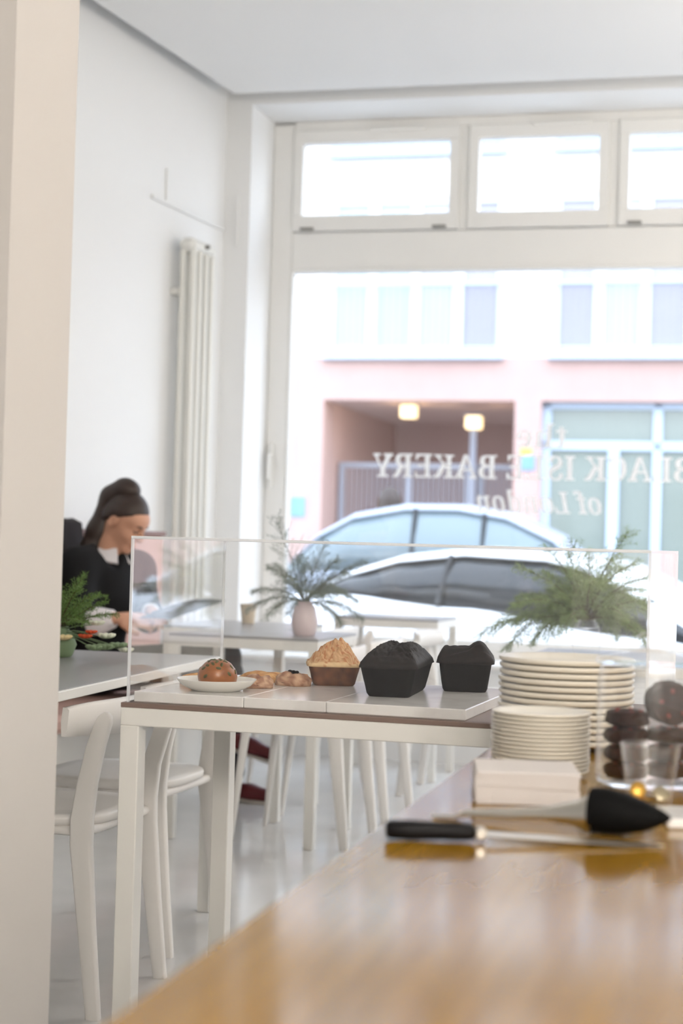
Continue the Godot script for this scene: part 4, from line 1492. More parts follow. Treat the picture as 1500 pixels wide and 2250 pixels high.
func build_counter_things() -> void:
	var y := 0.7505
	# big plates
	var g := Geo.new()
	g.lathe([Vector2(0, 0.0), Vector2(0.070, 0.0), Vector2(0.074, 0.002), Vector2(0.100, 0.0070), Vector2(0.1150, 0.0100), Vector2(0.1180, 0.0118), Vector2(0.1192, 0.0145), Vector2(0.1188, 0.0178), Vector2(0.1165, 0.0192), Vector2(0.1130, 0.0190), Vector2(0.098, 0.0135), Vector2(0.072, 0.0065), Vector2(0, 0.0060)], 64)
	var src: MeshInstance3D = null
	var n := 13
	for i in n:
		var at := Vector3(0.406 + rnd.randf_range(-0.0015, 0.0015), y + i * 0.0115, -2.985 + rnd.randf_range(-0.0015, 0.0015))
		if i == n - 1:
			at = Vector3(0.406, y + i * 0.0115, -2.985)
		if src == null:
			src = part("dinner_plate", g, M.porcelain)
			src.position = at
			tag(src, "large cream dinner plate in the tall stack behind the small plates", "plate", "stacked large plates")
		else:
			copy(src, at, 0.0, ordinal(n - i) + " large cream dinner plate from the top of the tall stack")
	src.set_meta("label", "lowest large cream dinner plate, on the counter under the tall stack")
	var last: Node3D = get_child(get_child_count() - 1)
	last.set_meta("label", "topmost large cream dinner plate of the tall stack")
	# small plates
	g = Geo.new()
	g.lathe([Vector2(0, 0.0), Vector2(0.050, 0.0), Vector2(0.054, 0.0018), Vector2(0.068, 0.0055), Vector2(0.0740, 0.0072), Vector2(0.0757, 0.0083), Vector2(0.0762, 0.0098), Vector2(0.0755, 0.0113), Vector2(0.0735, 0.0116), Vector2(0.066, 0.0088), Vector2(0.052, 0.0045), Vector2(0, 0.0042)], 56)
	src = null
	n = 15
	for i in n:
		var at := Vector3(0.316 + rnd.randf_range(-0.001, 0.001), y + i * 0.0062, -2.60 + rnd.randf_range(-0.001, 0.001))
		if src == null:
			src = part("side_plate", g, M.porcelain)
			src.position = at
			tag(src, "small cream side plate in the low stack behind the napkins", "plate", "stacked small plates")
		else:
			copy(src, at, 0.0, ordinal(n - i) + " small cream side plate from the top of the low stack")
	src.set_meta("label", "lowest small cream side plate, on the counter under the low stack")
	last = get_child(get_child_count() - 1)
	last.set_meta("label", "topmost small cream side plate of the low stack")
	# napkins
	src = null
	n = 14
	for i in n:
		var at := Vector3(0.266 + rnd.randf_range(-0.0012, 0.0012), y + i * 0.0031, -2.355 + rnd.randf_range(-0.0012, 0.0012))
		var turn := -0.06 + rnd.randf_range(-0.012, 0.012)
		if src == null:
			g = one(Vector3(0, 0.00145, 0), Vector3(0.142, 0.0029, 0.142), 0.0012)
			src = part("paper_napkin", g, M.napkin)
			src.position = at
			src.rotation.y = turn
			tag(src, "white folded paper napkin in the square stack before the small plates", "napkin", "stacked paper napkins")
		else:
			copy(src, at, turn, ordinal(n - i) + " white paper napkin from the top of the square stack")
	src.set_meta("label", "lowest white paper napkin, on the counter under the square stack")
	last = get_child(get_child_count() - 1)
	last.set_meta("label", "topmost white paper napkin of the square stack")

	# knife
	var k := thing("cake_knife", "long cake knife with a black handle lying on the counter", "knife", Vector3(0.062, y, -1.992), 0.0)
	g = Geo.new()
	var rings := []
	for q in [[0.0, 0.007, 0.010], [0.004, 0.0105, 0.013], [0.03, 0.0115, 0.0135], [0.06, 0.0105, 0.012], [0.085, 0.0105, 0.0125], [0.102, 0.0095, 0.0125], [0.106, 0.006, 0.010]]:
		var ring := PackedVector3Array()
		for i in 14:
			var a := TAU * i / 14
			ring.append(Vector3(q[0], 0.0118 + q[1] * signf(sin(a)) * pow(absf(sin(a)), 0.7), q[2] * signf(cos(a)) * pow(absf(cos(a)), 0.7)))
		rings.append(ring)
	g.loft(rings)
	part("handle", g, M.black_plastic, k)
	g = Geo.new()
	g.box(Vector3(0.112, 0.010, 0.0), Vector3(0.014, 0.014, 0.018), 0.003)
	part("bolster", g, M.steel, k)
	g = Geo.new()
	rings = []
	for q in [[0.116, -0.012, 0.013, 0.0], [0.22, -0.012, 0.015, 0.0], [0.285, -0.010, 0.013, 0.0], [0.318, -0.005, 0.006, 0.0], [0.330, 0.000, 0.001, 0.0]]:
		var lift: float = 0.009 * (1.0 - (q[0] - 0.116) / 0.214)
		var ring := PackedVector3Array()
		ring.append(Vector3(q[0], lift + 0.0004, q[1]))
		ring.append(Vector3(q[0], lift + 0.0022, q[1]))
		ring.append(Vector3(q[0], lift + 0.0012, q[2]))
		ring.append(Vector3(q[0], lift + 0.0008, q[2]))
		rings.append(ring)
	g.loft(rings, true, true, false)
	part("blade", g, M.steel, k)

	# steel tool with a black head
	var tl := thing("pastry_tongs", "polished steel serving tool with a tapering black head", "serving tool", Vector3(0.128, y, -2.165), -0.42)
	g = Geo.new()
	rings = []
	# an arched sheet, thin at the tail and flaring to the head: [along, half width, height of the crown, lift of the rims]
	for q in [[0.0, 0.006, 0.004, 0.001], [0.03, 0.007, 0.006, 0.001], [0.045, 0.010, 0.014, 0.005], [0.10, 0.011, 0.020, 0.008], [0.15, 0.013, 0.027, 0.012], [0.19, 0.018, 0.038, 0.010], [0.212, 0.024, 0.052, 0.002]]:
		var ring := PackedVector3Array()
		for i in 9:
			var a := PI * i / 8
			ring.append(Vector3(q[0], q[3] + (q[2] - q[3]) * sin(a), q[1] * cos(a)))
		for i in 9:
			var a := PI * (8 - i) / 8
			ring.append(Vector3(q[0], q[3] + maxf((q[2] - q[3]) - 0.0016, 0.0006) * sin(a), (q[1] - 0.0014) * cos(a)))
		rings.append(ring)
	g.loft(rings)
	part("handle", g, M.steel, tl)
	g = Geo.new()
	rings = []
	for q in [[0.208, 0.027, 0.056, 0.0], [0.228, 0.029, 0.057, 0.0], [0.252, 0.027, 0.052, 0.002], [0.278, 0.019, 0.043, 0.008], [0.298, 0.009, 0.034, 0.018], [0.306, 0.003, 0.029, 0.024]]:
		var ring := PackedVector3Array()
		for i in 16:
			var a := TAU * i / 16
			var hh: float = (q[2] - q[3]) / 2
			ring.append(Vector3(q[0], q[3] + hh + hh * signf(sin(a)) * pow(absf(sin(a)), 0.8), q[1] * cos(a)))
		rings.append(ring)
	g.loft(rings)
	part("head", g, M.black_silicone, tl)

	# glass jar of dark cookies
	var jx := Vector3(0.466, y, -2.52)
	var j := thing("cookie_jar", "tall clear glass jar with a lid, filled with dark cookies", "jar", jx)
	g = Geo.new()
	g.lathe([Vector2(0, 0.0), Vector2(0.068, 0.0), Vector2(0.075, 0.005), Vector2(0.0765, 0.02), Vector2(0.0765, 0.157), Vector2(0.074, 0.170), Vector2(0.071, 0.178), Vector2(0.068, 0.178), Vector2(0.071, 0.168), Vector2(0.0735, 0.155), Vector2(0.0735, 0.012), Vector2(0.07, 0.008), Vector2(0, 0.008)], 56)
	part("jar_body", g, M.clear_glass, j)
	g = Geo.new()
	g.lathe([Vector2(0, 0.181), Vector2(0.060, 0.179), Vector2(0.079, 0.179), Vector2(0.080, 0.183), Vector2(0.076, 0.189), Vector2(0.045, 0.197), Vector2(0.018, 0.201), Vector2(0.014, 0.206), Vector2(0.021, 0.214), Vector2(0.021, 0.220), Vector2(0.012, 0.226), Vector2(0, 0.227)], 48)
	part("lid", g, M.clear_glass, j)
	# cookies
	var nzc := FastNoiseLite.new()
	nzc.seed = 9
	nzc.frequency = 1.6
	var cook := Geo.new()
	rings = []
	for i in 13:
		var ph := PI * i / 12
		var ring := PackedVector3Array()
		for q in 30:
			var a := TAU * q / 30
			var d := Vector3(sin(ph) * cos(a), -cos(ph), sin(ph) * sin(a))
			var p := Vector3(d.x * 0.0325, signf(d.y) * pow(absf(d.y), 0.45) * 0.0118, d.z * 0.0325)
			if absf(d.y) < 0.95:
				p.x = signf(d.x) * absf(d.x) / maxf(sin(ph), 0.05) * pow(sin(ph), 0.6) * 0.0325
				p.z = signf(d.z) * absf(d.z) / maxf(sin(ph), 0.05) * pow(sin(ph), 0.6) * 0.0325
			p *= 1.0 + nzc.get_noise_3d(d.x, d.y, d.z) * 0.13
			ring.append(p)
		rings.append(ring)
	cook.loft(rings, false, false)
	var cm := cook.mesh()
	var poses := [
		[Vector3(-0.033, 0.0215, 0.010), Vector3(0.0, 0, 0), 0.0], [Vector3(0.034, 0.0215, -0.010), Vector3(0.0, 0, 0), 0.6],
		[Vector3(-0.033, 0.0475, 0.011), Vector3(0.02, 0, 0.02), 0.3], [Vector3(0.034, 0.0475, -0.010), Vector3(-0.02, 0, 0.02), 1.4],
		[Vector3(-0.034, 0.0735, 0.010), Vector3(0.02, 0, 0.02), 0.2], [Vector3(0.034, 0.0735, -0.010), Vector3(0.02, 0, -0.02), 2.1],
		[Vector3(-0.033, 0.0995, 0.012), Vector3(0.03, 0, 0.02), 0.9], [Vector3(0.033, 0.1215, 0.010), Vector3(1.50, 0, 0.0), 0.1], [Vector3(0.031, 0.1215, -0.022), Vector3(1.50, 0, 0.0), -0.05]]
	var said := ["at the bottom of the jar's taller pile", "at the bottom of the jar's lower pile", "second from the bottom of the jar's taller pile", "in the middle of the jar's lower pile", "third from the bottom of the jar's taller pile", "on top of the jar's lower pile, under the upright ones", "on top of the jar's taller pile", "standing upright in the jar, in front of its twin", "standing upright in the jar, behind its twin"]
	for i in poses.size():
		var c := thing("cookie", "dark cookie " + said[i], "cookie", jx + poses[i][0], 0.0, "dark cookies in the jar")
		c.rotation = poses[i][1] + Vector3(0, poses[i][2], 0)
		var o := MeshInstance3D.new()
		o.name = "crumb"
		o.mesh = cm
		o.material_override = M.cookie_dark
		c.add_child(o, true)
		for b in 5:
			var bit := Geo.new()
			var a := b * 1.3 + i
			bit.ball(Vector3(cos(a) * 0.019, 0.0104, sin(a) * 0.019), Vector3(0.0042, 0.003, 0.0036), Basis(Vector3.UP, a), 8, 5)
			part("red_fruit_bit", bit, M.cookie_bit, c)

	# tumbler with coins
	var tx := Vector3(0.428, y, -2.292)
	var tum := thing("glass_tumbler", "small clear tumbler holding a few coins in front of the jar", "glass", tx)
	g = Geo.new()
	g.lathe([Vector2(0, 0.0), Vector2(0.0265, 0.0), Vector2(0.029, 0.003), Vector2(0.0405, 0.086), Vector2(0.0412, 0.0875), Vector2(0.0392, 0.0875), Vector2(0.0278, 0.012), Vector2(0.025, 0.009), Vector2(0, 0.009)], 48)
	part("bowl", g, M.clear_glass, tum)
	g = Geo.new()
	g.lathe([Vector2(0, 0), Vector2(0.0110, 0), Vector2(0.0116, 0.0005), Vector2(0.0116, 0.0017), Vector2(0.0110, 0.0022), Vector2(0, 0.0022)], 28)
	var cmesh := g.mesh()
	var cp := [[Vector3(-0.010, 0.0096, 0.004), Vector3(0, 0, 0)], [Vector3(0.010, 0.0096, -0.006), Vector3(0, 0, 0)], [Vector3(-0.003, 0.0125, 0.006), Vector3(0.12, 0, 0.05)], [Vector3(0.008, 0.0135, 0.003), Vector3(-0.1, 0, -0.15)], [Vector3(-0.016, 0.0235, 0.002), Vector3(1.2, 0.3, 0.25)], [Vector3(0.014, 0.021, 0.010), Vector3(0.8, -0.2, -0.3)]]
	for i in cp.size():
		var o := MeshInstance3D.new()
		o.name = numbered("coin")
		o.mesh = cmesh
		o.material_override = M.brass if i % 2 == 0 else M.coin_silver
		add_child(o)
		o.position = tx + cp[i][0]
		o.rotation = cp[i][1]
		tag(o, "golden coin in the glass tumbler" if i % 2 == 0 else "dull silver coin in the glass tumbler", "coin", "coins in the tumbler")

	# pale board at the counter's edge of view
	var bd := one(Vector3(0.12, 0.006, 0), Vector3(0.24, 0.012, 0.115), 0.002)
	var bo := part("serving_board", bd, M.marble)
	bo.position = Vector3(0.424, y, -2.183)
	bo.rotation.y = -0.05
	tag(bo, "thin pale stone board on the counter beside the black-headed tool", "board")


# ---------------------------------------------------------------- plants
func spray(g: Geo, base: Vector3, dir: Vector3, length: float, droop: float, needle: float, steps := 22, fan := 0.55, width := 0.0016) -> Array:
	# a feathery branch: curved stem, side twigs all round, needles on the twigs
	var pts := []
	var d := dir.normalized()
	var p := base
	for i in steps + 1:
		pts.append(p)
		d = (d + Vector3(0, -droop / steps, 0) + Vector3(rnd.randf_range(-1, 1), rnd.randf_range(-1, 1), rnd.randf_range(-1, 1)) * 0.06).normalized()
		p += d * length / steps
	var rads := []
	for i in pts.size():
		rads.append(lerpf(0.0026, 0.0007, float(i) / steps))
	for i in range(int(steps * 0.25), steps + 1):
		var a: Vector3 = pts[i]
		var t: Vector3 = (pts[i] - pts[i - 1]).normalized()
		var side := t.cross(Vector3(rnd.randf_range(-0.6, 0.6), 1, rnd.randf_range(-0.6, 0.6))).normalized()
		for s in [-1.0, 1.0]:
			var tw: float = length * fan * (1.05 - 0.72 * float(i) / steps) * rnd.randf_range(0.55, 1.1) * 0.6
			var td: Vector3 = (t * 0.85 + side * s * 0.75 + Vector3(0, rnd.randf_range(-0.35, 0.2), 0)).normalized()
			var m := maxi(5, int(tw / 0.009))
			var q := a
			for k in m:
				var q2: Vector3 = q + td * tw / m
				td = (td + Vector3(0, -0.5 * droop / m, 0)).normalized()
				blade(g, q, q2, width * 0.8)
				var sd := td.cross(Vector3(rnd.randf_range(-1, 1), rnd.randf_range(-1, 1), rnd.randf_range(-1, 1))).normalized()
				for s2 in [-1.0, 1.0]:
					blade(g, q, q + (td * 0.8 + sd * s2).normalized() * needle * rnd.randf_range(0.6, 1.15) * (1.0 - 0.5 * k / m), width)
				q = q2
	return [pts, rads]

func blade(g: Geo, a: Vector3, b: Vector3, w: float) -> void:
	var d := (b - a)
	var s := d.cross(Vector3(0.3, 0.5, 0.81)).normalized() * w
	g.tri(a - s * 0.5, b, a + s * 0.5, -1)

func plant(called: String, label: String, at: Vector3, m: Material, branches: Array, needle: float, vase: Geo, vase_mat: Material, width := 0.0016) -> void:
	var t := thing(called, label, "plant", at)
	for b in branches:
		var g := Geo.new()
		var st := spray(g, b[0], b[1], b[2], b[3], needle, 18, 0.8, width)
		var o := part("spray", g, m, t)
		var sg := Geo.new()
		sg.tube(st[0], st[1], 6)
		part("stem", sg, M.twig, o)
	if vase:
		part("vase", vase, vase_mat, t)

func vase_geo(h: float, r: float) -> Geo:
	var g := Geo.new()
	g.lathe([Vector2(0, 0), Vector2(r * 0.75, 0), Vector2(r * 0.82, 0.004), Vector2(r, h * 0.4), Vector2(r * 0.8, h * 0.8), Vector2(r * 0.55, h * 0.95), Vector2(r * 0.62, h), Vector2(r * 0.55, h), Vector2(r * 0.45, h * 0.94), Vector2(r * 0.7, h * 0.75), Vector2(0, h * 0.72)], 32)
	return g

func fan_of(n: int, o: Vector3, lean: Vector3, lo: float, hi: float, droop: float) -> Array:
	var br := []
	for i in n:
		var a := TAU * i * 0.381966
		var k := float(i) / n
		var out := Vector3(cos(a), 0, sin(a) * 0.7) * lerpf(0.15, 1.0, sqrt(k))
		var d := out + Vector3(0, lerpf(1.1, 0.25, k), 0) + lean
		br.append([o, d, lerpf(lo, hi, rnd.randf()), droop * lerpf(0.5, 1.3, k)])
	return br

func build_plants() -> void:
	# grey fern on the reader's near table
	var o := Vector3(0, 0.115, 0)
	var br := fan_of(17, o, Vector3(0.0, 0, 0.05), 0.16, 0.25, 1.2)
	br.append([o, Vector3(-0.28, 1.0, 0.1), 0.33, 0.1])
	br.append([o, Vector3(0.7, 0.9, 0.1), 0.27, 0.8])
	plant("fern_plant", "dark grey-green feathery fern in a pale pink vase on the small table", Vector3(-0.125, 0.7505, -6.22), M.fern_grey, br, 0.026, vase_geo(0.125, 0.05), M.vase_pink, 0.0020)
	# green fern behind the plates
	br = fan_of(32, o, Vector3(-0.05, 0.1, 0.05), 0.20, 0.33, 1.3)
	br.append([o, Vector3(-1.0, 0.35, 0.0), 0.36, 0.7])
	br.append([o, Vector3(-0.9, 0.15, 0.2), 0.30, 0.6])
	plant("fern_plant", "bright green feathery fern standing behind the stacked plates", Vector3(0.81, 0.7505, -5.50), M.fern_green, br, 0.032, vase_geo(0.12, 0.05), M.clear_glass, 0.0022)
	# bouquet of pine and flowers on the long table
	var base := Vector3(-0.80, 0.7525, -4.78)
	o = Vector3(0.0, 0.075, 0)
	br = fan_of(16, o, Vector3(0.25, 0.1, 0.1), 0.13, 0.19, 0.5)
	var t := thing("bouquet", "pine sprigs with small orange and cream flowers in a low bowl", "plant", base)
	for b in br:
		var g := Geo.new()
		var st := spray(g, b[0], b[1], b[2], b[3], 0.017, 16, 0.75, 0.0020)
		var sp := part("pine_sprig", g, M.needle_green, t)
		var sg := Geo.new()
		sg.tube(st[0], st[1], 6)
		part("stem", sg, M.twig, sp)
	part("bowl", vase_geo(0.085, 0.06), M.leaf_sage, t)
	for f in [[Vector3(0.095, 0.060, 0.075), 0.014, "flower_orange"], [Vector3(0.110, 0.072, 0.062), 0.012, "flower_orange"], [Vector3(0.036, 0.055, 0.09), 0.018, "flower_cream"], [Vector3(0.120, 0.095, 0.03), 0.016, "flower_white"], [Vector3(0.150, 0.060, 0.045), 0.018, "flower_white"], [Vector3(0.185, 0.035, 0.05), 0.018, "leaf_sage"], [Vector3(0.152, 0.030, 0.065), 0.02, "leaf_sage"], [Vector3(0.205, 0.022, 0.04), 0.016, "flower_white"], [Vector3(0.125, 0.028, 0.08), 0.02, "leaf_sage"]]:
		var fl := Geo.new()
		for k in 7:
			var a := TAU * k / 7
			var d := Vector3(cos(a), 0.35, sin(a)).normalized()
			fl.ball(f[0] + d * f[1] * 0.75, Vector3(f[1] * 0.60, f[1] * 0.36, f[1] * 0.85), Basis.looking_at(d, Vector3.UP), 8, 5)
		fl.ball(f[0] + Vector3(0, f[1] * 0.25, 0), Vector3.ONE * f[1] * 0.38, Basis(), 8, 6)
		var stem := Geo.new()
		stem.tube([Vector3(0.0, 0.07, 0.0), (f[0] + Vector3(0, 0.08, 0)) * 0.5, f[0]], 0.0016, 6)
		var fo := part("flower_head" if f[2] != "leaf_sage" else "leaf_cluster", fl, M[f[2]], t)
		part("stem", stem, M.leaf_sage, fo)
	# cup on the reader's table
	var c := thing("cup", "beige paper cup on the reader's table near the window", "cup", Vector3(-0.375, 0.7505, -7.00))
	var cg := Geo.new()
	cg.lathe([Vector2(0, 0), Vector2(0.026, 0), Vector2(0.034, 0.075), Vector2(0.0365, 0.077), Vector2(0.0365, 0.080), Vector2(0.0325, 0.079), Vector2(0.0245, 0.004), Vector2(0, 0.004)], 32)
	part("wall", cg, M.cup, c)


# ---------------------------------------------------------------- street
func build_street() -> void:
	var g := Geo.new()
	g.box(Vector3(0, STREET - 0.1, -5.05), Vector3(70, 0.2, 7.4))
	var o := struct("street_roadway", g, M.asphalt, FRONT, FRONT_TURN, "grey asphalt roadway between the shop and the pink house", "road")
	g = Geo.new()
	g.box(Vector3(0, STREET - 0.02, -0.96), Vector3(70, 0.28, 0.80))
	struct("near_pavement", g, M.paving, FRONT, FRONT_TURN, "narrow paved footway outside the shop window", "pavement")
	g = Geo.new()
	g.box(Vector3(0, -0.19, -13.2), Vector3(70, 0.28, 8.9))
	struct("far_pavement", g, M.paving, FRONT, FRONT_TURN, "wide paved footway before the pink house", "pavement")
	o.name = "street_roadway"


# ---------------------------------------------------------------- house across the street
const HOUSE := Vector3(0, 0, -26.0)

func build_house() -> void:
	var h := thing("house", "white rendered apartment house with a pink ground floor and passageway", "building", HOUSE, FRONT_TURN)
	var y0 := STREET + 0.0
	var top := 10.2
	var bays := [-10.77, -7.28, -3.79, -0.30, 3.19, 6.68, 10.17]
	var bw := 2.70
	var storeys := [[3.97, 6.42], [7.09, 9.54]]
	# pink ground floor with openings
	var g := Geo.new()
	var open := [[-9.5, -7.0], [-5.2, -2.6], [-0.33, 2.65], [3.05, 8.2], [9.4, 12.2]]
	var x := -20.0
	for o in open:
		g.box(Vector3((x + o[0]) / 2, (y0 + 3.29) / 2, -0.2), Vector3(o[0] - x, 3.29 - y0, 0.4))
		x = o[1]
	g.box(Vector3((x + 20.0) / 2, (y0 + 3.29) / 2, -0.2), Vector3(20.0 - x, 3.29 - y0, 0.4))
	g.box(Vector3(0, (3.29 + 3.95) / 2, -0.2), Vector3(40.0, 0.66, 0.4))
	part("ground_floor_wall", g, M.render_pink, h)
	# white upper wall
	g = Geo.new()
	var ys := 3.95
	for s in storeys:
		if s[0] > ys:
			g.box(Vector3(0, (ys + s[0]) / 2, -0.2), Vector3(40, s[0] - ys, 0.4))
		var xx := -20.0
		for b in bays:
			g.box(Vector3((xx + b) / 2, (s[0] + s[1]) / 2, -0.2), Vector3(b - xx, s[1] - s[0], 0.4))
			xx = b + bw
		g.box(Vector3((xx + 20) / 2, (s[0] + s[1]) / 2, -0.2), Vector3(20 - xx, s[1] - s[0], 0.4))
		ys = s[1]
	g.box(Vector3(0, (ys + top) / 2, -0.2), Vector3(40, top - ys, 0.4))
	part("upper_wall", g, M.render_white, h)
	part("roof", one(Vector3(0, top + 0.1, -4.0), Vector3(40.6, 0.2, 9.0), 0.02), M.passage_grey, h)
	part("rear_wall", one(Vector3(0, (y0 + top) / 2, -8.2), Vector3(40, top - y0, 0.3)), M.render_white, h)
	part("floor_slab", one(Vector3(0, 3.85, -4.2), Vector3(40, 0.2, 7.6)), M.passage_wall, h)
	# windows: four casements in each bay, balcony rail in front
	var kinds := ["house_curtain", "house_curtain", "house_pane", "house_pane_dark", "house_pane_dark", "house_pane", "house_pane_dark", "house_pane"]
	for s in storeys.size():
		for bi in bays.size():
			var b: float = bays[bi]
			var lo: float = storeys[s][0]
			var hi: float = storeys[s][1]
			var f := Geo.new()
			var cw := bw / 4
			f.box(Vector3(b + bw / 2, lo + 0.05, -0.12), Vector3(bw, 0.10, 0.10), 0.01)
			f.box(Vector3(b + bw / 2, hi - 0.05, -0.12), Vector3(bw, 0.10, 0.10), 0.01)
			for k in 5:
				f.box(Vector3(b + clampf(k * cw, 0.04, bw - 0.04), (lo + hi) / 2, -0.12), Vector3(0.17 if k in [1, 2, 3] else 0.09, hi - lo - 0.2, 0.10), 0.01)
			var win := part("window", f, M.house_frame, h)
			for k in 4:
				var kind: String = kinds[k] if bi != 4 else kinds[4 + k]
				part("pane", one(Vector3(b + (k + 0.5) * cw, (lo + hi) / 2, -0.14), Vector3(cw - 0.12, hi - lo - 0.18, 0.02)), M[kind], win)
			part("sill", one(Vector3(b + bw / 2, lo - 0.03, 0.05), Vector3(bw + 0.12, 0.06, 0.16), 0.01), M.house_rail, win)
			var r := Geo.new()
			r.box(Vector3(b + bw / 2, lo + 1.10, 0.04), Vector3(bw + 0.04, 0.05, 0.04), 0.006)
			r.box(Vector3(b + bw / 2, lo + 0.12, 0.04), Vector3(bw + 0.04, 0.04, 0.03), 0.006)
			var rail := part("balcony_rail", r, M.house_rail, h)
			var bars := Geo.new()
			for k in 26:
				bars.box(Vector3(b + 0.05 + k * (bw - 0.1) / 25.0, lo + 0.61, 0.04), Vector3(0.014, 0.94, 0.014))
			part("bars", bars, M.gate_metal, rail)
	# passage interior with its gate and two lamps
	g = Geo.new()
	g.box(Vector3(1.16, (y0 + 3.29) / 2, -5.2), Vector3(3.2, 3.29 - y0, 0.2))
	g.box(Vector3(2.73, (y0 + 3.29) / 2, -2.8), Vector3(0.14, 3.29 - y0, 4.7))
	g.box(Vector3(1.16, 3.36, -2.8), Vector3(3.2, 0.14, 4.7))
	part("passage_wall", g, M.passage_wall, h)
	g = Geo.new()
	g.box(Vector3(-0.40, (y0 + 3.29) / 2, -2.8), Vector3(0.14, 3.29 - y0, 4.7))
	part("passage_side_wall", g, M.render_pink, h)
	var gate := Geo.new()
	for xx in [-0.24, 0.86, 1.80, 2.02, 2.56]:
		gate.box(Vector3(xx, (y0 + 2.33) / 2, -0.9), Vector3(0.09, 2.33 - y0, 0.06), 0.008)
	gate.box(Vector3(1.16, 2.33, -0.9), Vector3(2.9, 0.08, 0.06), 0.008)
	gate.box(Vector3(1.16, 0.2, -0.9), Vector3(2.9, 0.08, 0.06), 0.008)
	var gp := part("passage_gate", gate, M.gate_metal, h)
	gate = Geo.new()
	for k in 34:
		gate.box(Vector3(-0.2 + k * 0.083, 1.05, -0.9), Vector3(0.022, 2.5, 0.022))
	part("bars", gate, M.gate_metal, gp)
	part("lamp_post", one(Vector3(1.90, (y0 + 2.95) / 2, -0.75), Vector3(0.10, 2.95 - y0, 0.10), 0.01), M.gate_metal, h)
	for q in [[Vector3(0.90, 3.16, -0.55), "square warm lamp under the ceiling of the passageway"], [Vector3(1.90, 3.01, -0.75), "square warm lamp on the grey post in the passageway"]]:
		var l := thing("passage_lamp", q[1], "lamp", HOUSE + Basis(Vector3.UP, FRONT_TURN) * q[0], FRONT_TURN, "lamps in the passageway")
		part("housing", one(Vector3(0, 0.115, 0), Vector3(0.28, 0.03, 0.28), 0.006), M.gate_metal, l)
		part("glass_block", one(Vector3(0, 0, 0), Vector3(0.24, 0.20, 0.24), 0.02), M.lamp_glow, l)
		var li := OmniLight3D.new()
		li.name = "lamp_light"
		l.add_child(li)
		li.light_color = Color(1.0, 0.86, 0.62)
		li.light_energy = 0.05
		li.light_size = 0.1
		li.omni_range = 30.0
		li.omni_attenuation = 2.0
		li.shadow_enabled = true
	# shop front at the right, other openings closed by doors
	for o in open:
		if o[0] == -0.33:
			continue
		var w: float = o[1] - o[0]
		var f := Geo.new()
		var m := 3 if w > 4 else 2
		for k in m + 1:
			f.box(Vector3(o[0] + clampf(k * w / m, 0.06, w - 0.06), (y0 + 3.29) / 2, -0.22), Vector3(0.14, 3.29 - y0, 0.10), 0.01)
		f.box(Vector3(o[0] + w / 2, 2.64, -0.22), Vector3(w, 0.14, 0.10), 0.01)
		f.box(Vector3(o[0] + w / 2, y0 + 0.2, -0.22), Vector3(w, 0.4, 0.10), 0.01)
		f.box(Vector3(o[0] + w / 2, 3.24, -0.22), Vector3(w, 0.10, 0.10), 0.01)
		if w > 4:
			f.box(Vector3(4.13, (y0 + 2.6) / 2, -0.20), Vector3(0.17, 2.6 - y0, 0.12), 0.01)
		var sf := part("shop_front", f, M.house_rail, h)
		for k in m:
			part("pane", one(Vector3(o[0] + (k + 0.5) * w / m, (y0 + 3.29) / 2, -0.24), Vector3(w / m - 0.1, 3.2 - y0, 0.02)), M.shop_pane, sf)
	# small signs
	part("blue_sign", one(Vector3(2.86, 2.36, 0.012), Vector3(0.22, 0.22, 0.02), 0.004), M.sign_blue, h)
	part("yellow_sign", one(Vector3(2.84, 2.52, 0.012), Vector3(0.16, 0.10, 0.02), 0.004), M.sign_yellow, h)
	part("blue_sign", one(Vector3(-0.70, 1.62, 0.012), Vector3(0.24, 0.32, 0.02), 0.004), M.sign_blue, h)


